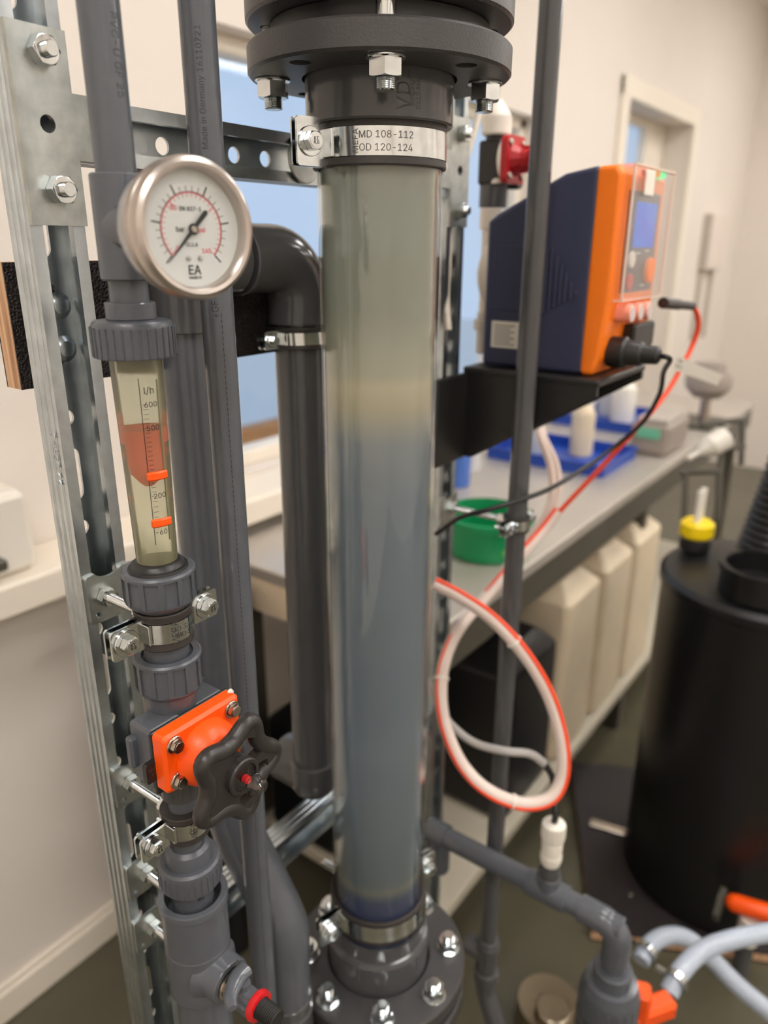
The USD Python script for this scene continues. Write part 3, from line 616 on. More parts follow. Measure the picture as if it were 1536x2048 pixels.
part(t, 'upper_socket', K(lathe([(.0551, 1.594), (.0618, 1.594), (.0632, 1.5955), (.0632, 1.66), (.0551, 1.66), (.0551, 1.594)], 96)), PVCD)
part(t, 'moulded_logo', cat(wrap(txt('VDL', .011, .00015), .0632, CA, camang(CA, 17), 1.614, True), wrap(txt('PVC-U', .004, .00015), .0632, CA, camang(CA, 24), 1.612, True), wrap(txt('D110 PN10', .0034, .00015), .0632, CA, camang(CA, 29), 1.614, True)), mat('logo_shade', lin(58, 56, 56), .5))
part(t, 'lower_socket', K(lathe([(.0551, .640), (.0632, .640), (.0632, .684), (.0640, .687), (.0615, .692), (.0585, .693), (.0585, .712), (.0551, .712), (.0551, .640)], 96)), PVCD)
for a in (-95, -165): part(t, 'moulded_rib', rot(mv(K(bx(.0628, .0642, -.001, .001, .664, .688, .0005))), a, about=(cx, cy, 0)), PVC)
def flange(label, z0, z1, facing, angs, drilled, nutside):
    t = thing('pipe_flange', label, 'flange', (cx, cy, z0))
    q = m3.Manifold.revolve(m3.CrossSection([[(.0655, z0), (.108, z0), (.110, z0+.002), (.110, z1-.002), (.108, z1), (.0655, z1)]]), 96)
    for a in drilled: q = q - m3.Manifold.cylinder(.08, .0085, .0085, 28).translate((.09*math.cos(math.radians(a)), .09*math.sin(math.radians(a)), z0-.02))
    part(t, 'ring', K(arr(q)), FLANGE, 30)
    for a in angs:
        p = (cx+.09*math.cos(math.radians(a)), cy+.09*math.sin(math.radians(a)))
        if nutside < 0: part(t, 'nut', mv(rot(rot(hexnut(.0235, .0125, .0078, .0085, 0, .0148), a*2+7), 180, (1, 0, 0)), p[0], p[1], z0), CHROME, 25)
        if nutside > 0: part(t, 'bolt', mv(rot(hexnut(.0225, .0120, .0075, .008, 0, .0145), a), p[0], p[1], z1), CHROME, 25)
    return t
A0 = -140.5
flange('thick black upper flange with four hex nuts hanging below its rim', 1.6305, 1.6525, 1, [A0+90*k for k in range(4)], [A0+45*k for k in range(8)], -1)
t = flange('black upper mating flange cut by the top of the picture', 1.668, 1.690, 1, [], [A0+90*k for k in range(4)], 0)
part(t, 'collar', K(lathe([(.056, 1.6525), (.088, 1.6525), (.090, 1.655), (.090, 1.667), (.056, 1.667), (.056, 1.6525)], 96)), BLACK)
for k in range(4):
    a = math.radians(A0+90*k); part(t, 'bolt', mv(cyl(.0075, 1.6522, 1.668, 24), cx+.09*math.cos(a), cy+.09*math.sin(a)), CHROME)
part(t, 'socket', K(lathe([(.0551, 1.668), (.0632, 1.668), (.0632, 1.9), (.0551, 1.9), (.0551, 1.668)], 72)), PVCD)
flange('black lower flange with eight bright bolts around the column foot', .624, .645, 1, [A0+45*k for k in range(8)], [], 1)
t = flange('black mating flange under the column foot', .588, .612, 1, [], [], 0)
part(t, 'gasket', K(ring(.056, .088, .612, .624, 72)), BLACK)
part(t, 'stand_pipe', K(cyl(.055, 0, .60, 64)), PVCD)
clamp('broad zinc clamp with stamped lettering around the top of the column', CA, 1.5785, .055, .0565, .0215, .031, 0., plate=False, turn=-15, sides=(-1,), bolt=.0132, rubs=1.62,
      text=[('MEFA', .0048, camang(CA, -19.5), 0, True), ('MD 108-112', .0052, camang(CA, 5.5), .0046, False), ('OD 120-124', .0052, camang(CA, 5.5), -.0048, False)])
_w = onY(606, 318, -.001)
part('/World/pipe_clamp_003', 'base_washer', face(cyl(.0215, 0, .003, 40, b=.0008), _w), ZINCD)
clamp('zinc clamp around the dark foot of the clear column', CA, .738, .055, .0575, .022, .033, 0., plate=False, turn=-15, bolt=.0145, rubs=1.5)

# ------------------------------------------------------------------ right line behind the column
PR = (.179, -.105)
t = thing('vertical_pipe', 'slim grey pipe standing in front of the dosing pump', 'pipe', (*PR, .3))
part(t, 'pipe', cyl(.0132, .40, 2.1, 40, (*PR, 0)), PVCD)
part(t, 'tee', cat(cyl(.0175, .35, .408, 40, (*PR, 0), .001), cyl(.019, .385, .40, 40, (*PR, 0), .001), xf(cyl(.0165, 0, .04, 32), ((1, 0, 0), (0, 0, -1), (0, 1, 0)), (*PR, .372))), PVCD)
part(t, 'ring', cyl(.021, .318, .340, 40, (*PR, 0), .002), PVCD); part(t, 'elbow', sweep(catmull([(PR[0], PR[1], .35), (PR[0], PR[1], .30), (PR[0]-.004, PR[1]-.012, .27), (PR[0]-.012, PR[1]-.04, .22)], 6), .0165, 24), PVCD)
t = thing('hose', 'pale hose leaving the foot of the slim grey pipe', 'hose', (.15, -.2, 0))
part(t, 'hose', sweep(catmull([(PR[0]-.012, PR[1]-.04, .22), (PR[0]-.025, PR[1]-.085, .13), (PR[0]-.05, PR[1]-.17, .0105), (PR[0]-.10, PR[1]-.33, .0105)], 6), .0105, 20), HOSE)
part(t, 'hose_clip', sweep([(PR[0]-.016, PR[1]-.055, .188), (PR[0]-.019, PR[1]-.065, .166)], .0125, 20), CHROME)
clamp('zinc clamp on the slim grey pipe beside the green tub', PR, 1.150, .0135, .0165, .013, .024, 0., bolt=.0095, rubs=1.6, px=RX)

# dosing pump and bracket
t = thing('pump_bracket', 'black plastic wall bracket carrying the dosing pump', 'bracket', (.24, 0, 1.22))
part(t, 'shelf', bx(.199, .372, -.192, -.001, 1.337, 1.346, .002), BLACK)
part(t, 'back_plate', bx(.125, .39, -.009, -.001, 1.22, 1.338, .002), BLACK)
for x in (.199, .364):
    part(t, 'gusset', facex(extr(Polygon([(.005, 1.222), (.02, 1.222), (.190, 1.326), (.190, 1.338), (.005, 1.338)]), .007), (x+.007, 0, 0)), BLACK)
X0, X1 = .222, .384
t = thing('dosing_pump', 'navy and orange dosing pump with a lit blue screen', 'dosing pump', ((X0+X1)/2, -.1, 1.346))
def hullpts(pts, r):
    return arr(m3.Manifold.batch_hull([m3.Manifold.sphere(r, 12).translate(tuple(map(float, p))) for p in pts]))
def shell(yz, x0, x1, r): return hullpts([(x, y, z) for x in (x0+r, x1-r) for y, z in yz], r)
part(t, 'housing', shell([(-.022, 1.353), (-.022, 1.526), (-.030, 1.532), (-.118, 1.575), (-.154, 1.581), (-.154, 1.353)], X0, X1, .006), NAVY, 30)
part(t, 'front_shell', shell([(-.162, 1.353), (-.162, 1.581), (-.178, 1.581), (-.181, 1.575), (-.181, 1.44), (-.174, 1.37), (-.168, 1.353)], X0-.001, X1-.001, .006), POR, 30)
for k in range(7):
    zt = 1.500-.006*abs(k-1)-.0035*k; part(t, 'vent_rib', bx(X0-.003, X0+.002, -.104-.0075*k*.9, -.1005-.0075*k*.9, 1.418+.004*k, zt, .001), NAVY)
part(t, 'side_recess', bx(X0-.0015, X0+.002, -.10, -.028, 1.42, 1.50, .001), NAVY)
lab = part(t, 'rating_label', bx(X0-.0008, X0+.001, -.072, -.030, 1.372, 1.406), WHITEP)
part(lab, 'print', cat(*[facex(mv(extr(sbox(0, 0, .03-.006*(k % 2), .0012), .0001), y=-.004*k), (X0-.0009, -.034, 1.400)) for k in range(7)]), INK, kind='stuff')
YP = -.1865
def pan(px0, py0, px1, py1, y, d, b=.0008):
    a, c = onY(px0, py0, y), onY(px1, py1, y); return bx(a[0], c[0], y-d, y+.001, a[2], c[2], b)
kx0, kx1 = X0+.028, X1-.020
pnl = part(t, 'control_panel', bx(kx0, kx1, YP-.002, YP+.002, 1.445, 1.562, .001), mat('panel_slate', lin(58, 60, 74), .35))
part(pnl, 'screen', bx(kx0+.026, kx1-.016, YP-.0035, YP-.001, 1.498, 1.550), SCREEN)
part(pnl, 'control_knob', face(cyl(.016, 0, .007, 36, b=.002), (kx1-.026, YP-.002, 1.470)), POR)
part(pnl, 'button', face(cyl(.010, 0, .004, 28, b=.001), (kx0+.022, YP-.002, 1.484)), WHITEP)
part(pnl, 'button', face(cyl(.010, 0, .004, 28, b=.001), (kx0+.022, YP-.002, 1.458)), RED)
part(pnl, 'panel_text', cat(*[face(txt(s, h, .0002), (x, YP-.0021, z)) for s, h, x, z in (('GAMMA', .005, kx1-.03, 1.4935), ('STOP', .004, kx0+.048, 1.466))]) if False else cat(*[bx(x, x+.016, YP-.0024, YP-.0019, z, z+.0016) for x, z in ((kx1-.04, 1.4935), (kx0+.040, 1.4905), (kx1-.045, 1.4515))]), WHITEP, kind='stuff')
CF, CX0, CX1 = -.1975, X0+.010, X1-.003
cb = bx(CX0, CX1, CF, -.170, 1.437, 1.5885, .004)
cov = arr(m3.Manifold(m3.Mesh(np.array(cb.vertices, np.float32), np.array(cb.faces, np.uint32))) - m3.Manifold.cube((CX1-CX0-.006, .060, .1515-.008)).translate((CX0+.003, CF+.003, 1.441)))
cv = part(t, 'clear_cover', cov, CLEARP, label='clear plastic cover over the controls')
part(cv, 'edge_seam', cat(bx(CX0-.0005, CX0+.0025, CF-.0005, CF+.0025, 1.437, 1.5885, .0008), bx(CX1-.0025, CX1+.0005, CF-.0005, CF+.0025, 1.437, 1.5885, .0008), bx(CX0, CX1, CF-.0005, CF+.002, 1.4365, 1.4385), bx(CX0, CX1, CF-.0005, CF+.002, 1.587, 1.589), bx(CX0-.0005, CX0+.001, CF, -.182, 1.4365, 1.4385)), mat('cover_edge', lin(225, 200, 185), .2))
part(t, 'cover_latch', bx(X0+.044, X0+.074, CF-.003, CF+.0005, 1.556, 1.584, .001), WHITEP, label='white latch on the clear cover')
for nm, m_, x in (('red_lamp', LRED, .072), ('amber_lamp', LYEL, .094), ('green_lamp', LGRN, .116)):
    part(t, nm, bx(X0+x, X0+x+.016, -.195, -.165, 1.579, 1.5865, .002), m_)
for k in range(3):
    part(t, 'connector_cap', face(solid([(.0115, 0), (.0115, .020), (.0105, .0215), (.0085, .0215), (.0080, .0205)], 36), (X0+.032+.032*k+.004, -.182, 1.4215)), mat('pale_orange_cap', lin(236, 150, 124), .4) if k == 0 else mats['pale_orange_cap'])
    part(t, 'cap_disc', face(cyl(.0095, 0, .001, 32), (X0+.032+.032*k+.004, -.2032, 1.4215)), mat('cap_grey', lin(206, 190, 188), .5) if k == 0 else mats['cap_grey'])
part(t, 'power_inlet', bx(X0+.070, X1-.012, -.198, -.172, 1.372, 1.405, .003), BLACK)
t = thing('liquid_end', 'cream plastic liquid end on the back of the dosing pump', 'pump head', (.30, .0, 1.38))
part(t, 'head', xf(solid([(.040, 0), (.044, .004), (.044, .030), (.036, .036), (.015, .038)], 40), ((1, 0, 0), (0, 0, -1), (0, 1, 0)), (.30, -.016, 1.462)), CREAM)
part(t, 'valve_connector', cat(cyl(.011, 1.40, 1.545, 28, (.292, .018, 0)), cyl(.015, 1.520, 1.548, 28, (.292, .018, 0), .001)), CREAM)
part(t, 'suction_fitting', cat(cyl(.013, 1.352, 1.41, 28, (.292, .018, 0), .001), cyl(.0175, 1.385, 1.40, 28, (.292, .018, 0), .001)), mat('clear_grey_plastic', lin(196, 190, 180), .3))
MV = (.300, .020)
t = thing('relief_valve', 'red and black relief valve on top of the dosing pump head', 'valve', (*MV, 1.548))
part(t, 'union_nut', cyl(.0195, 1.5485, 1.578, 24, (*MV, 0), .0015), PVCD)
part(t, 'white_bead', cat(lathe([(0, .008), (.006, .005), (.008, 0), (0, 0)][::-1], 18, (MV[0]-.014, MV[1]-.012, 1.578)), lathe([(0, .008), (.006, .005), (.008, 0), (0, 0)][::-1], 18, (MV[0]+.006, MV[1]-.017, 1.578))), WHITEP)
part(t, 'body', cat(bx(MV[0]-.016, MV[0]+.018, MV[1]-.018, MV[1]+.018, 1.577, 1.632, .003), cyl(.014, 1.63, 1.640, 28, (*MV, 0)), face(cyl(.010, 0, .016, 24, b=.001), (MV[0]+.022, MV[1]-.012, 1.582))), BLACK)
part(t, 'gasket', face(cyl(.030, 0, .0045, 32, b=.001), (MV[0], MV[1]-.018, 1.607)), WHITEP)
hd = part(t, 'bonnet', face(arr(m3.Manifold.batch_hull([m3.Manifold.cylinder(.009, .010, .010, 24).translate((sx*.017, sz*.019, 0)) for sx in (-1, 1) for sz in (-1, 1)])), (MV[0], MV[1]-.0225, 1.607)), REDV)
part(t, 'knob', face(cat(solid([(.021, .008), (.014, .020), (.0125, .030), (.017, .034), (.020, .037), (.020, .046), (.018, .049)], 12), *[mv(bx(-.003, .003, -.0165, .0165, .012, .034, .001)) for _ in range(1)]), (MV[0], MV[1]-.0225, 1.607)), REDV, 20)
for sx in (-1, 1):
    for sz in (-1, 1): part(t, 'screw', face(cyl(.0045, 0, .012, 16, b=.001), (MV[0]+sx*.018, MV[1]-.0225, 1.607+sz*.020)), BRASS)
part(t, 'outlet_nut', cat(cyl(.020, 1.638, 1.662, 24, (*MV, 0), .002), solid([(.019, 1.662), (.012, 1.672), (.006, 1.68)], 24, (*MV, 0))), WHITEP)
single('white_tube', 'thin cream tube dropping in front of the right upright', 'tube', sweep(catmull([(*MV, 1.68), (MV[0]-.002, MV[1], 1.80), (MV[0], MV[1], 1.9)], 6), .0045, 14), CREAM)
single('white_tube', 'thin cream tube slanting down beside the column clamp', 'tube', sweep(catmull([atW(975, 150, .93), atW(955, 240, .93), atW(925, 340, .935), atW(902, 420, .94), atW(897, 520, .95), atW(893, 600, .955), onY(897, 660, -.0075)], 8), .0042, 14), CREAM)

# cables
plug = np.array([X0+.036, -.180, 1.374])
t = thing('power_cable', 'black power cable with a round plug in the dosing pump', 'cable', plug)
part(t, 'plug', face(solid([(.0185, 0), (.0195, .002), (.0195, .020), (.0165, .023), (.0150, .040), (.0120, .043), (.0110, .060), (.0075, .063)], 32), plug), BLACK)
e = plug + np.array([0, -.062, 0])
cab = [e, e+np.array([.004, -.012, -.004]), onY(1327, 745, -.225), onY(1318, 790, -.205), onY(1280, 850, -.17), onY(1200, 915, -.125), onY(1110, 972, -.125), onY(1040, 1000, -.124), onY(975, 1020, -.10), onY(920, 1035, -.06), onY(872, 1068, -.02)]
part(t, 'cable', sweep(catmull(cab, 8), .0034, 14), CABLEB)
t = thing('signal_cable', 'orange red signal cable hanging from the dosing pump', 'cable', onY(1340, 608, -.19))
c0 = onY(1326, 610, -.190)
cc = np.array([X1-.03, -.182, 1.4215]); 
p0 = np.array([X1-.012, -.186, 1.4185])
q0, q1 = onY(1326, 606, -.2), onY(1385, 612, -.2)
part(t, 'connector', cat(sweep([q0, q0*.5+q1*.5], .0075, 20), sweep([q0*.5+q1*.5, q1], .0062, 20)), BLACK)
sig = [q1, onY(1394, 628, -.2), onY(1396, 655, -.2), onY(1385, 690, -.195), onY(1366, 728, -.19), onY(1330, 790, -.18), onY(1270, 860, -.16), onY(1205, 932, -.12), onY(1150, 990, -.085), onY(1108, 1035, -.055)]
part(t, 'cable', sweep(catmull(sig, 8), .0040, 14), REDC)
ta, tb, tw = onY(1352, 726, -.193), onY(1440, 760, -.20), None
dirt = tb-ta; nrm = np.cross(dirt, -ray(1390, 740)); upv = np.cross(-ray(1390, 740), dirt); upv = upv/np.linalg.norm(upv)*np.sign(upv[2]); dn = dirt/np.linalg.norm(dirt); nv = np.cross(dn, upv)
if nv@(-ray(1390, 740)) < 0: upv2 = upv
tl = np.linalg.norm(dirt)
tagm = extr(rrect(-.004, tl, -.0105, .0105, .002), .0006)
nv = np.cross(dn, upv); 
tag_ = part(t, 'paper_tag', xf(tagm, (dn, upv, nv), ta), WHITEP, label='white paper tag with small print')
part(tag_, 'print', xf(cat(mv(txt('STR. BRT', .004, .0002, center=False), x=.002, y=.003), mv(txt('07.14.01. 0. 4', .004, .0002, center=False), x=.0, y=-.005)), (dn, upv, nv), ta+nv*.0006), INK, kind='stuff')

# hose loop and sensor
loop = [(1115, 1022, 1.22), (1085, 1062, 1.22), (1035, 1118, 1.20), (975, 1190, 1.17), (920, 1255, 1.12), (890, 1320, 1.10), (882, 1390, 1.08), (893, 1460, 1.07), (925, 1530, 1.06), (975, 1580, 1.05), (1040, 1606, 1.05), (1095, 1598, 1.05), (1122, 1560, 1.05), (1126, 1500, 1.045), (1108, 1420, 1.04), (1076, 1350, 1.03), (1030, 1285, 1.02), (975, 1230, 1.02), (915, 1190, 1.02), (868, 1166, 1.02)]
lp = catmull([atW(*p) for p in loop], 8)
t = thing('hose_loop', 'pale sleeve hose looped with an orange red wire beside the column', 'hose', atW(1000, 1600, 1.05))
part(t, 'sleeve', sweep(lp, .0092, 16), SLEEVE)
off = np.array([.0052*math.cos(i*.035+2.2) for i in range(len(lp))]); up_ = -Fw*.0058
part(t, 'inner_wire', sweep(lp + up_ + np.outer(off*1.2, Rt) + np.outer(np.array([.0055*math.sin(i*.035+2.2) for i in range(len(lp))]), Up), .0036, 12), REDC, label='orange red wire along the sleeve')
for k in (44, 78, 128): part(t, 'cable_tie', sweep([lp[k], lp[k]*.5+lp[k+1]*.5], .0112, 16), WHITEP)
HPX, HPZ = .144, .608
s0 = np.array([HPX-.002, -.211, HPZ+.0])
st = onY(1113, 1622, -.211)
t = thing('probe_connector', 'white ribbed probe connector standing on the grey branch pipe', 'probe', (HPX, -.211, HPZ+.02))
zt = st[2]; zb = HPZ+.045
PXY = (HPX, -.211)
part(t, 'holder', lathe([(0, HPZ+.012), (.0165, HPZ+.012), (.0165, HPZ+.040), (.0150, HPZ+.043), (.0150, HPZ+.052), (0, HPZ+.052)], 32, (*PXY, 0)), PVCD)
part(t, 'body', lathe([(0, HPZ+.05), (.0135, HPZ+.052), (.0155, HPZ+.060), (.0155, HPZ+.068), (.0142, HPZ+.070), (.0150, HPZ+.078), (.0150, HPZ+.090), (.0138, HPZ+.092), (.0160, HPZ+.096), (.0165, HPZ+.112), (.0160, HPZ+.122), (.0110, HPZ+.125), (0, HPZ+.125)], 32, (*PXY, 0)), WHITEP)
for k in range(16): part(t, 'grip_rib', rot(bx(PXY[0]+.0158, PXY[0]+.0172, PXY[1]-.0009, PXY[1]+.0009, HPZ+.098, HPZ+.121, .0004), k*22.5, about=(*PXY, 0)), WHITEP)
gc = [np.array([*PXY, HPZ+.122]), np.array([PXY[0], PXY[1], HPZ+.142])]
top = gc[1]
pts = [gc[0], top, atW(1106, 1560, 1.07), atW(1090, 1528, 1.07)]
part(t, 'strain_relief', sweep(catmull(pts, 6), .0048, 14), BLACK)
single('probe_cable', 'light grey probe cable curving left from the white connector', 'cable', sweep(catmull([atW(1090, 1528, 1.07), atW(1060, 1508, 1.07), atW(1010, 1502, 1.07), atW(950, 1486, 1.09), atW(905, 1452, 1.10), atW(875, 1410, 1.10), atW(858, 1360, 1.10)], 8), .0058, 14), GREYW)
# branch pipe
t = thing('branch_pipe', 'grey plastic branch pipe coming forward from the column foot', 'pipe', (HPX, -.15, HPZ))
part(t, 'pipe', face(cyl(.0160, 0, .30, 36), (HPX, -.022, HPZ)), PVC)
part(t, 'rear_elbow', cat(face(cyl(.0195, 0, .035, 36, b=.001), (HPX, -.002, HPZ)), cyl(.0190, HPZ-.07, HPZ, 36, (HPX, -.001-.021, 0), .001)), PVC)
part(t, 'tee', cat(face(cyl(.0195, 0, .062, 36, b=.001), (HPX, -.180, HPZ)), cyl(.0175, HPZ, HPZ+.030, 36, (HPX, -.211, 0), .001)), PVC)
el = [(HPX, -.262, HPZ), (HPX, -.278, HPZ)] + [(HPX, -.292-.026*math.sin(a), HPZ-.026+.026*math.cos(a)) for a in np.linspace(0, math.pi/2, 10)] + [(HPX, -.318, HPZ-.045), (HPX, -.318, HPZ-.062)]
part(t, 'elbow', sweep(el, .0195, 28), PVC)
EX = (HPX, -.318)
part(t, 'down_pipe', cyl(.016, HPZ-.10, HPZ-.055, 32, (*EX, 0)), PVC)
t = thing('union_fitting', 'wide grey union fitting under the elbow at the lower right', 'pipe union', (*EX, .40))
part(t, 'collar', cyl(.027, HPZ-.098, HPZ-.074, 40, (*EX, 0), .002), PVC)
part(t, 'nut', lathe([(0, HPZ-.16), (.040, HPZ-.16), (.042, HPZ-.157), (.042, HPZ-.118), (.040, HPZ-.112), (.036, HPZ-.098), (.027, HPZ-.097), (0, HPZ-.097)], 48, (*EX, 0)), PVC)
for k in range(20): part(t, 'rib', rot(bx(EX[0]+.0412, EX[0]+.0432, EX[1]-.0012, EX[1]+.0012, HPZ-.155, HPZ-.12, .0005), k*18, about=(*EX, 0)), PVC)
part(t, 'lower_body', cat(cyl(.044, HPZ-.20, HPZ-.165, 48, (*EX, 0), .002), cyl(.030, .0, HPZ-.19, 40, (*EX, 0))), PVCD)
t = thing('valve_lever', 'orange ball valve lever at the bottom right of the union', 'valve', onZ(1310, 2000, .42))
o = np.array([EX[0]+.052, EX[1]-.030, .42])
part(t, 'lever', cat(rot(bx(o[0]-.016, o[0]+.016, o[1]-.016, o[1]+.016, .385, .462, .005), 20, about=o), rot(bx(o[0]-.016, o[0]+.064, o[1]-.016, o[1]+.016, .390, .420, .005), -35, about=o)), ORANGE)

# ------------------------------------------------------------------ the bench and what stands on it
BX0, BX1, BY0, BY1, BZ0 = .262, 2.66, .06, .62, .90
t = thing('workbench', 'long steel topped workbench with cream apron along the back wall', 'workbench', (1.4, .35, 0))
part(t, 'worktop', bx(BX0, BX1, BY0, BY1, .872, .90, .003), WORKTOP)
part(t, 'front_apron', bx(BX0+.005, BX1-.005, BY0+.004, BY0+.03, .80, .872), BENCHE); part(t, 'end_apron', bx(BX0+.003, BX0+.022, BY0+.03, BY1, .80, .872), BENCHW)
for x in (BX0+.03, 1.45, BX1-.06):
    for y in (BY0+.035, BY1-.07): part(t, 'leg', bx(x, x+.04, y, y+.04, 0, .80, .003), BENCHE)
part(t, 'lower_shelf', bx(BX0+.02, BX1-.02, BY0, BY1-.02, .205, .235, .003), SHELFM)
gp = onZ(985, 1128, .9)
t = thing('green_tub', 'round green plastic tub on the near end of the workbench', 'tub', (gp[0], gp[1]+.02, .9))
gx, gy = gp[0]+.055, gp[1]+.045
TS = 1.17
def tb(p): return [(r*TS, .9005+(z-.9005)*TS) for r, z in p]
part(t, 'tub', lathe(tb([(0, .9005), (.066, .9005), (.070, .905), (.076, .962), (.073, .962), (.066, .908), (0, .906)]), 48, (gx, gy, 0)), GREEN)
part(t, 'rim', lathe(tb([(.073, .960), (.079, .958), (.081, .962), (.080, .972), (.075, .974), (.073, .960)]), 48, (gx, gy, 0)), GREEN)
part(t, 'sticker', wrap(extr(Point(0, 0).buffer(.006), .0003), .0735*TS, (gx, gy), camang((gx, gy), 24), .928), mat('sticker', lin(90, 170, 90), .5))
def bench(px, py, z=.9005): return onZ(px, py, z)
# blue trays and ware
b0 = bench(1150, 880)
def tray(label, x, y, w, d, h=.035, z=.9005):
    q = m3.Manifold.cube((w, d, h)).translate((x-w/2, y-d/2, z)) - m3.Manifold.cube((w-.008, d-.008, h)).translate((x-w/2+.004, y-d/2+.004, z+.005))
    t = thing('blue_tray', label, 'tray', (x, y, z)); part(t, 'basin', arr(q), BLUE, 20)
    part(t, 'lip', cat(bx(x-w/2-.006, x+w/2+.006, y-d/2-.006, y-d/2+.002, z+h-.004, z+h), bx(x-w/2-.006, x+w/2+.006, y+d/2-.002, y+d/2+.006, z+h-.004, z+h), bx(x-w/2-.006, x-w/2+.002, y-d/2, y+d/2, z+h-.004, z+h), bx(x+w/2-.002, x+w/2+.006, y-d/2, y+d/2, z+h-.004, z+h)), BLUE)
tray('near blue plastic tray of glassware below the pump bracket', 1.38, .34, .26, .36)
tray('far blue plastic tray of glassware on the workbench', 1.95, .40, .30, .34)
def bottle(label, x, y, r, h, m, z=.906, capm=WHITEP, group=None):
    if x < 1.2: z = .9005
    t = thing('bottle', label, 'bottle', (x, y, z), group)
    part(t, 'body', solid([(r*.92, z), (r, z+.005), (r, z+h*.68), (r*.85, z+h*.76), (r*.42, z+h*.84), (r*.4, z+h*.9)], 28, (x, y, 0)), m)
    part(t, 'cap', cyl(r*.5, z+h*.88, z+h, 24, (x, y, 0), .001), capm)
bottle('blue bottle with white cap on the workbench behind the green tub', .96, .45, .035, .20, mat('blue_glass', lin(70, 110, 190), .2))
bottle('pale frosted bottle on the workbench between the blue bottle and the near blue tray', 1.10, .50, .036, .18, mat('frosted_bottle', lin(206, 206, 206), .35))
bottle('grey frosted bottle in the near blue tray', 1.33, .42, .034, .19, mat('grey_bottle', lin(170, 174, 184), .35))
bottle('cream bottle in the near blue tray', 1.43, .30, .034, .18, mats['natural_hdpe'])
bottle('tall white bottle at the left of the far blue tray', 1.88, .48, .04, .24, WHITEP)
bottle('short white bottle in the far blue tray', 1.95, .36, .042, .17, WHITEP)
bottle('grey white bottle at the right of the far blue tray', 2.03, .44, .04, .21, mats['frosted_bottle'])
t = thing('instrument_box', 'brown grey bench instrument with a small green display', 'instrument', (1.60, .15, .9))
part(t, 'housing', bx(1.56, 1.78, .085, .20, .9005, 1.00, .012), mat('taupe_plastic', lin(150, 138, 128), .5)); part(t, 'display', bx(1.554, 1.561, .11, .18, .955, .985), mat('green_display', lin(110, 186, 150), .4)); part(t, 'top_plate', bx(1.57, 1.77, .095, .19, 1.0, 1.012, .004), mat('taupe_light', lin(176, 166, 156), .5))
t = thing('stirrer', 'grey brown round stirrer head on a short post at the far bench end', 'stirrer', (2.10, .12, .9))
part(t, 'head', cat(lathe([(0, 1.00), (.045, 1.00), (.075, 1.03), (.080, 1.06), (.070, 1.085), (0, 1.09)], 36, (2.10, .12, 0)), lathe([(0, 1.088), (.055, 1.088), (.050, 1.12), (0, 1.125)], 32, (2.10, .12, 0))), mat('motor_grey', lin(158, 146, 136), .45))
part(t, 'post', cyl(.018, .91, 1.005, 20, (2.10, .12, 0)), STEEL); part(t, 'foot', bx(2.00, 2.20, .065, .20, .9005, .915, .004), BENCHE)
# containers on the lower shelf
def canister(label, x, y, w, d, h, m, z=.2355, capm=WHITEP):
    t = thing('jerrycan', label, 'canister', (x, y, z))
    q = hullpts([(x+sx*(w/2-.02), y+sy*(d/2-.02), zz) for sx in (-1, 1) for sy in (-1, 1) for zz in (z+.02, z+h-.05)] + [(x+sx*(w/2-.05), y+sy*(d/2-.05), z+h-.02) for sx in (-1, 1) for sy in (-1, 1)], .02)
    part(t, 'body', q, m, 40); part(t, 'handle', sweep(catmull([(x-w*.3, y, z+h-.02), (x-w*.28, y, z+h+.03), (x+w*.05, y, z+h+.03), (x+w*.1, y, z+h-.02)], 6), .013, 12), m); part(t, 'cap', cyl(.026, z+h-.01, z+h+.03, 24, (x+w*.3, y, 0), .003), capm)
canister('natural white jerrycan nearest the column on the lower shelf', .98, .215, .21, .28, .49, HDPE)
canister('natural white jerrycan in the middle of the lower shelf', 1.23, .215, .21, .28, .49, HDPE)
canister('natural white jerrycan behind the black tank on the lower shelf', 1.48, .215, .22, .28, .49, HDPE, capm=RED)
canister('black canister at the near end of the lower shelf', .72, .20, .24, .24, .42, TANK, capm=BLACK)
canister('black canister with a red cap at the back left of the lower shelf', .352, .42, .13, .20, .325, TANK, capm=RED)
t = thing('black_bin', 'tall black plastic bin in the dark gap left of the workbench end', 'bin', (.150, .56, 0))
part(t, 'body', lathe([(0, .0005), (.085, .0005), (.090, .01), (.104, .85), (.100, .85), (.088, .02), (0, .02)], 40, (.150, .56, 0)), TANK); part(t, 'rim', lathe([(.100, .845), (.109, .848), (.109, .865), (.100, .865), (.100, .845)], 40, (.150, .56, 0)), TANK)
# pale siphon tubes above the green tub
single('siphon_tube', 'pale translucent tube arching down left above the green tub', 'tube', sweep(catmull([np.array([.322, -.006, 1.232]), atW(1068, 835, 1.26), atW(1082, 880, 1.26), atW(1100, 930, 1.27), atW(1104, 985, 1.28), atW(1088, 1035, 1.29), atW(1050, 1085, 1.31), atW(1010, 1135, 1.33)], 8), .0062, 14), SLEEVE)
single('siphon_tube', 'pale translucent tube hanging right behind the orange red cable', 'tube', sweep(catmull([np.array([.362, -.006, 1.232]), atW(1070, 830, 1.28), atW(1090, 880, 1.28), atW(1112, 930, 1.29), atW(1116, 985, 1.30), atW(1098, 1040, 1.31), atW(1060, 1095, 1.33)], 8), .0062, 14), SLEEVE)

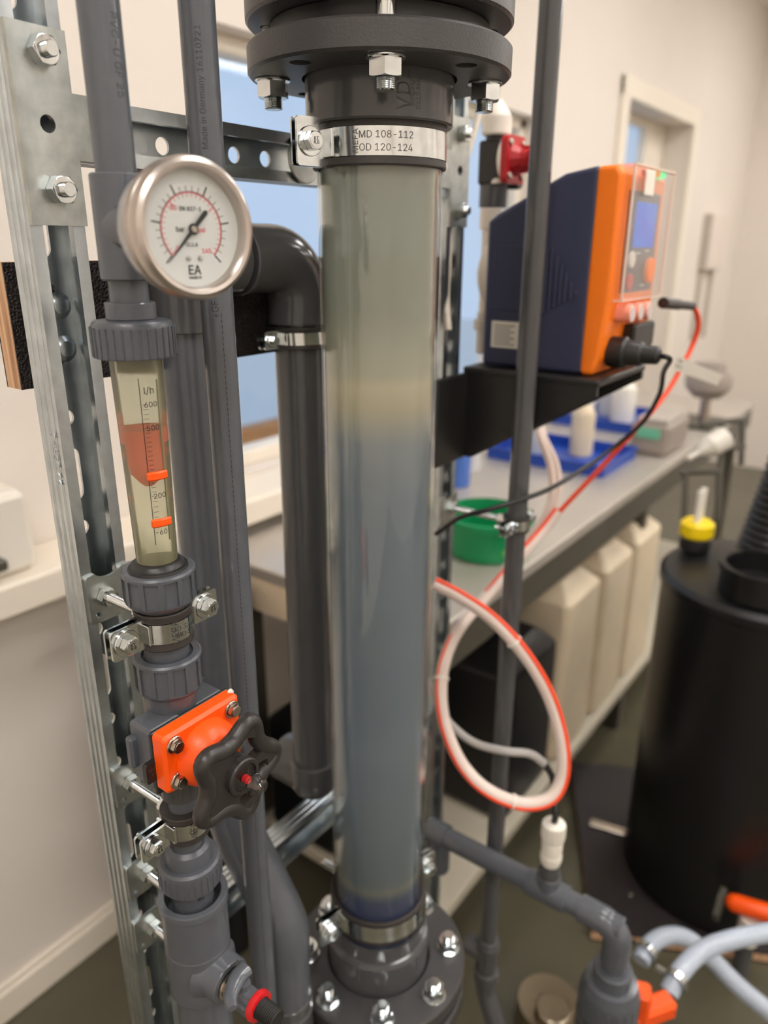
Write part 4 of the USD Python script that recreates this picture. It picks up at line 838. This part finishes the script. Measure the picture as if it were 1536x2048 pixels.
# ------------------------------------------------------------------ black tank and floor items
TX, TY, TR = .995, -.315, .215
PT = .03
t = thing('tank_base', 'black film faced plywood base with brown cut edge under the tank', 'board', (1.05, -.35, 0))
def tbase(z0, z1, e=0.): return rot(bx(.638-e, 1.238+e, -.84-e, -.14+e, z0, z1), 27.5, about=(.638, -.14, 0))
part(t, 'core', tbase(.004, .026), PLYEDGE); part(t, 'film_face', tbase(.026, .03, .001), FILM); part(t, 'film_face', tbase(0, .004, .001), FILM)
for a in (1262, 1305): 
    p = onZ(a, 1788, .0305); part(t, 'screw', cyl(.006, .0295, .033, 16, (p[0], p[1], 0), .001), BRASS)
t = thing('black_tank', 'large black plastic dosing tank at the right edge', 'tank', (TX, TY, PT))
part(t, 'shell', lathe([(0, PT+.0005), (TR-.01, PT+.0005), (TR, PT+.012), (TR, .80), (TR+.006, .805), (TR+.006, .822), (TR-.004, .832), (TR-.05, .838), (.095, .842), (0, .842)], 80, (TX, TY, 0)), TANK)
nk = (.872, -.318)
part(t, 'neck', lathe([(.070, .83), (.078, .84), (.078, .888), (.083, .890), (.083, .900), (.071, .900), (.069, .86), (0, .858)], 56, (*nk, 0)), TANK)
t = thing('black_hose', 'black corrugated hose rising from the tank at the right edge', 'hose', (TX+.16, TY-.02, .84))
hx = (1.055, -.300); zz = np.arange(.8425, 1.5, .008)
part(t, 'hose', lathe([(0, .8425)] + [((.074 if i % 2 else .068)-.040*min(1, (z-.8425)/.26), z) for i, z in enumerate(zz)] + [(0, 1.5)], 40, (*hx, 0)), TANK)
yp = onZ(1398, 1062, .842)
yx, yy = 1.028, -.148
t = thing('level_switch', 'black fitting with a bright yellow cap on the tank lid', 'tank fitting', (yx, yy, .84))
part(t, 'base', cyl(.034, .8425, .872, 32, (yx, yy, 0), .003), BLACK); part(t, 'cap', cyl(.037, .872, .912, 32, (yx, yy, 0), .007), YELLOW)
part(t, 'stem', cat(cyl(.007, .90, .985, 16, (yx-.014, yy, 0)), cyl(.007, .90, .985, 16, (yx+.014, yy, 0))), WHITEP)
t = thing('tubing_stand', 'thin grey tubing stand fixed on the tank lid behind the yellow cap', 'stand', (1.0, -.13, .84))
fx, fy = 1.03, -.128
def W(px, py, w=1.80): return atW(px, py, w)
part(t, 'low_frame', cat(sweep([W(1368, 1046), W(1372, 950), W(1372.1, 946)], .0075, 12), sweep([W(1362, 946), W(1445, 942)], .0075, 12), sweep([W(1438, 944), W(1436, 1040)], .0085, 12)), BENCHE)
part(t, 'high_frame', cat(sweep([W(1440, 942), W(1444, 842)], .0075, 12), sweep([W(1400, 850), W(1492, 838)], .0075, 12), sweep([W(1486, 838), W(1482, 930)], .0075, 12), sweep([W(1435, 900), W(1490, 893)], .006, 12)), BENCHE)
part(t, 'foot', cyl(.03, .8425, .856, 24, (W(1400, 1050)[0], W(1400, 1050)[1], 0)), BLACK)
t = thing('white_funnel', 'white plastic funnel lying across the thin grey tubing stand', 'funnel', W(1430, 890))
d = W(1465, 868)-W(1398, 905); d = d/np.linalg.norm(d)
part(t, 'cone', along(lathe([(.008, 0), (.026, .030), (.028, .030), (.028, .075), (.025, .075), (.024, .032), (.006, .002), (.008, 0)], 28), d, W(1398, 905)), WHITEP); part(t, 'stem', along(cyl(.007, -.03, .004, 16), d, W(1398, 905)), WHITEP)
p = onZ(1215, 1655, .032)
single('metal_strip', 'short pale metal strip lying on the black plywood base', 'strip', rot(bx(p[0]-.012, p[0]+.012, p[1]-.045, p[1]+.045, .0302, .036, .001), 12, about=p), STEEL)
# hoses at the bottom right
def hosepts(l): return catmull([onZ(px, py, z) for px, py, z in l], 8)
single('hose', 'pale braided hose arching over the other one at the lower right edge', 'hose', sweep(hosepts([(1338, 1985, .36), (1360, 1945, .38), (1400, 1905, .39), (1460, 1880, .40), (1560, 1862, .40), (1700, 1850, .40)]), .0155, 24), HOSE)
single('hose', 'pale braided hose bending down behind the union at the lower right', 'hose', sweep(hosepts([(1282, 1922, .26), (1300, 1890, .27), (1335, 1872, .27), (1375, 1878, .26), (1420, 1915, .23), (1480, 1975, .20), (1560, 2040, .17)]), .0165, 24), HOSE)
for k, (px, py, z) in enumerate(((1350, 1962, .375), (1292, 1905, .27))):
    p = onZ(px, py, z); t = thing('hose_clip', ('steel spring clip on the upper braided hose', 'steel spring clip on the rear braided hose')[k], 'hose clip', p)
    d = onZ(px+20, py-28, z)-p
    part(t, 'band', along(ring(.0166+.001*k, .0185+.001*k, -.006, .006, 32), d, p), CHROME); part(t, 'ear', cat(along(bx(.018, .032, -.003, 0, -.004, .004), d, p), along(bx(.018, .032, .003, .006, -.004, .004), d, p)), CHROME)
vo = onZ(1500, 1820, .20)
t = thing('ball_valve', 'orange handled valve with a white body at the lower right edge', 'valve', vo)
part(t, 'handle', rot(hullpts([vo+np.array([0, .03, .0]), vo+np.array([.02, -.10, .01]), vo+np.array([.0, -.03, .012])], .019), 0), ORANGE)
part(t, 'body', cat(cyl(.022, vo[2]-.08, vo[2]-.015, 28, (vo[0]+.0, vo[1]-.005, 0), .002)), WHITEP); part(t, 'flange_nut', xf(hexa(.062, .012), ((1, 0, 0), (0, 0, -1), (0, 1, 0)), (vo[0], vo[1]+.05, vo[2]-.02)), BENCHE)
part(t, 'stub_pipe', cyl(.018, .03, vo[2]-.075, 24, (vo[0], vo[1]-.005, 0)), PVCD)
sp = onZ(1098, 2030, .0)
t = thing('steel_pot', 'round stainless steel canister with a stepped lid on the floor', 'pot', (sp[0], sp[1], 0))
hp = .09; sp = onZ(1098, 2005, hp)
part(t, 'body', lathe([(0, .0005), (.060, .0005), (.063, .003), (.063, hp), (.061, hp+.003), (.05, hp+.002), (0, hp)], 64, (sp[0], sp[1], 0)), POT)
part(t, 'lid_step', lathe([(0, hp), (.034, hp), (.034, hp+.018), (.031, hp+.020), (0, hp+.019)], 56, (sp[0]-.018, sp[1]-.016, 0)), POT)

# ------------------------------------------------------------------ things on the wall, the sill and outside the window
t = thing('dispenser', 'white plastic dispenser standing on the sill at the left edge', 'dispenser', (-.18, .70, .978))
q = onY(40, 1000, .68); part(t, 'body', bx(q[0]-.14, q[0], .65, .735, .9785, 1.12, .012), WHITEP); part(t, 'nozzle', bx(q[0]-.10, q[0]-.06, .63, .655, 1.0, 1.02, .004), BENCHE)
w = onY(1425, 480, .74)
t = thing('wall_box', 'small pale grey electrical box on the wall beside the door', 'electrical box', (w[0], .74, w[2]))
part(t, 'box', bx(w[0]-.16, w[0]+.16, .70, .7595, w[2]-.17, w[2]+.15, .012), mat('pale_box', lin(226, 214, 204), .6)); part(t, 'hinge', bx(w[0]-.175, w[0]-.16, .715, .7595, w[2]-.16, w[2]+.14), mat('hinge_grey', lin(190, 180, 168), .6))
part(t, 'conduit', bx(w[0]+.10, w[0]+.13, .735, .7595, .95, w[2]-.17), mats['hinge_grey']); part(t, 'conduit', bx(w[0]-.15, w[0]-.12, .735, .7595, .95, w[2]-.17), mats['hinge_grey'])
t = thing('wooden_railing', 'brown wooden railing outside the window', 'railing', (1.5, 2.0, 0))
part(t, 'top_rail', bx(.2, 3.4, 1.90, 2.0, .62, .72, .01), WOOD)
for k in range(7): part(t, 'post', bx(.45+.45*k, .53+.45*k, 1.92, 1.98, -.02, .62, .006), WOOD)
t = thing('white_cover', 'rounded white covered object beyond the railing outside', 'cover', (1.6, 3.2, 0))
part(t, 'cover', hullpts([(1.0, 3.0, .2), (2.0, 3.0, .2), (1.0, 3.6, .2), (2.0, 3.6, .2), (1.2, 3.2, 1.2), (1.8, 3.3, 1.25)], .2), mat('cover_white', lin(222, 222, 224), .7))
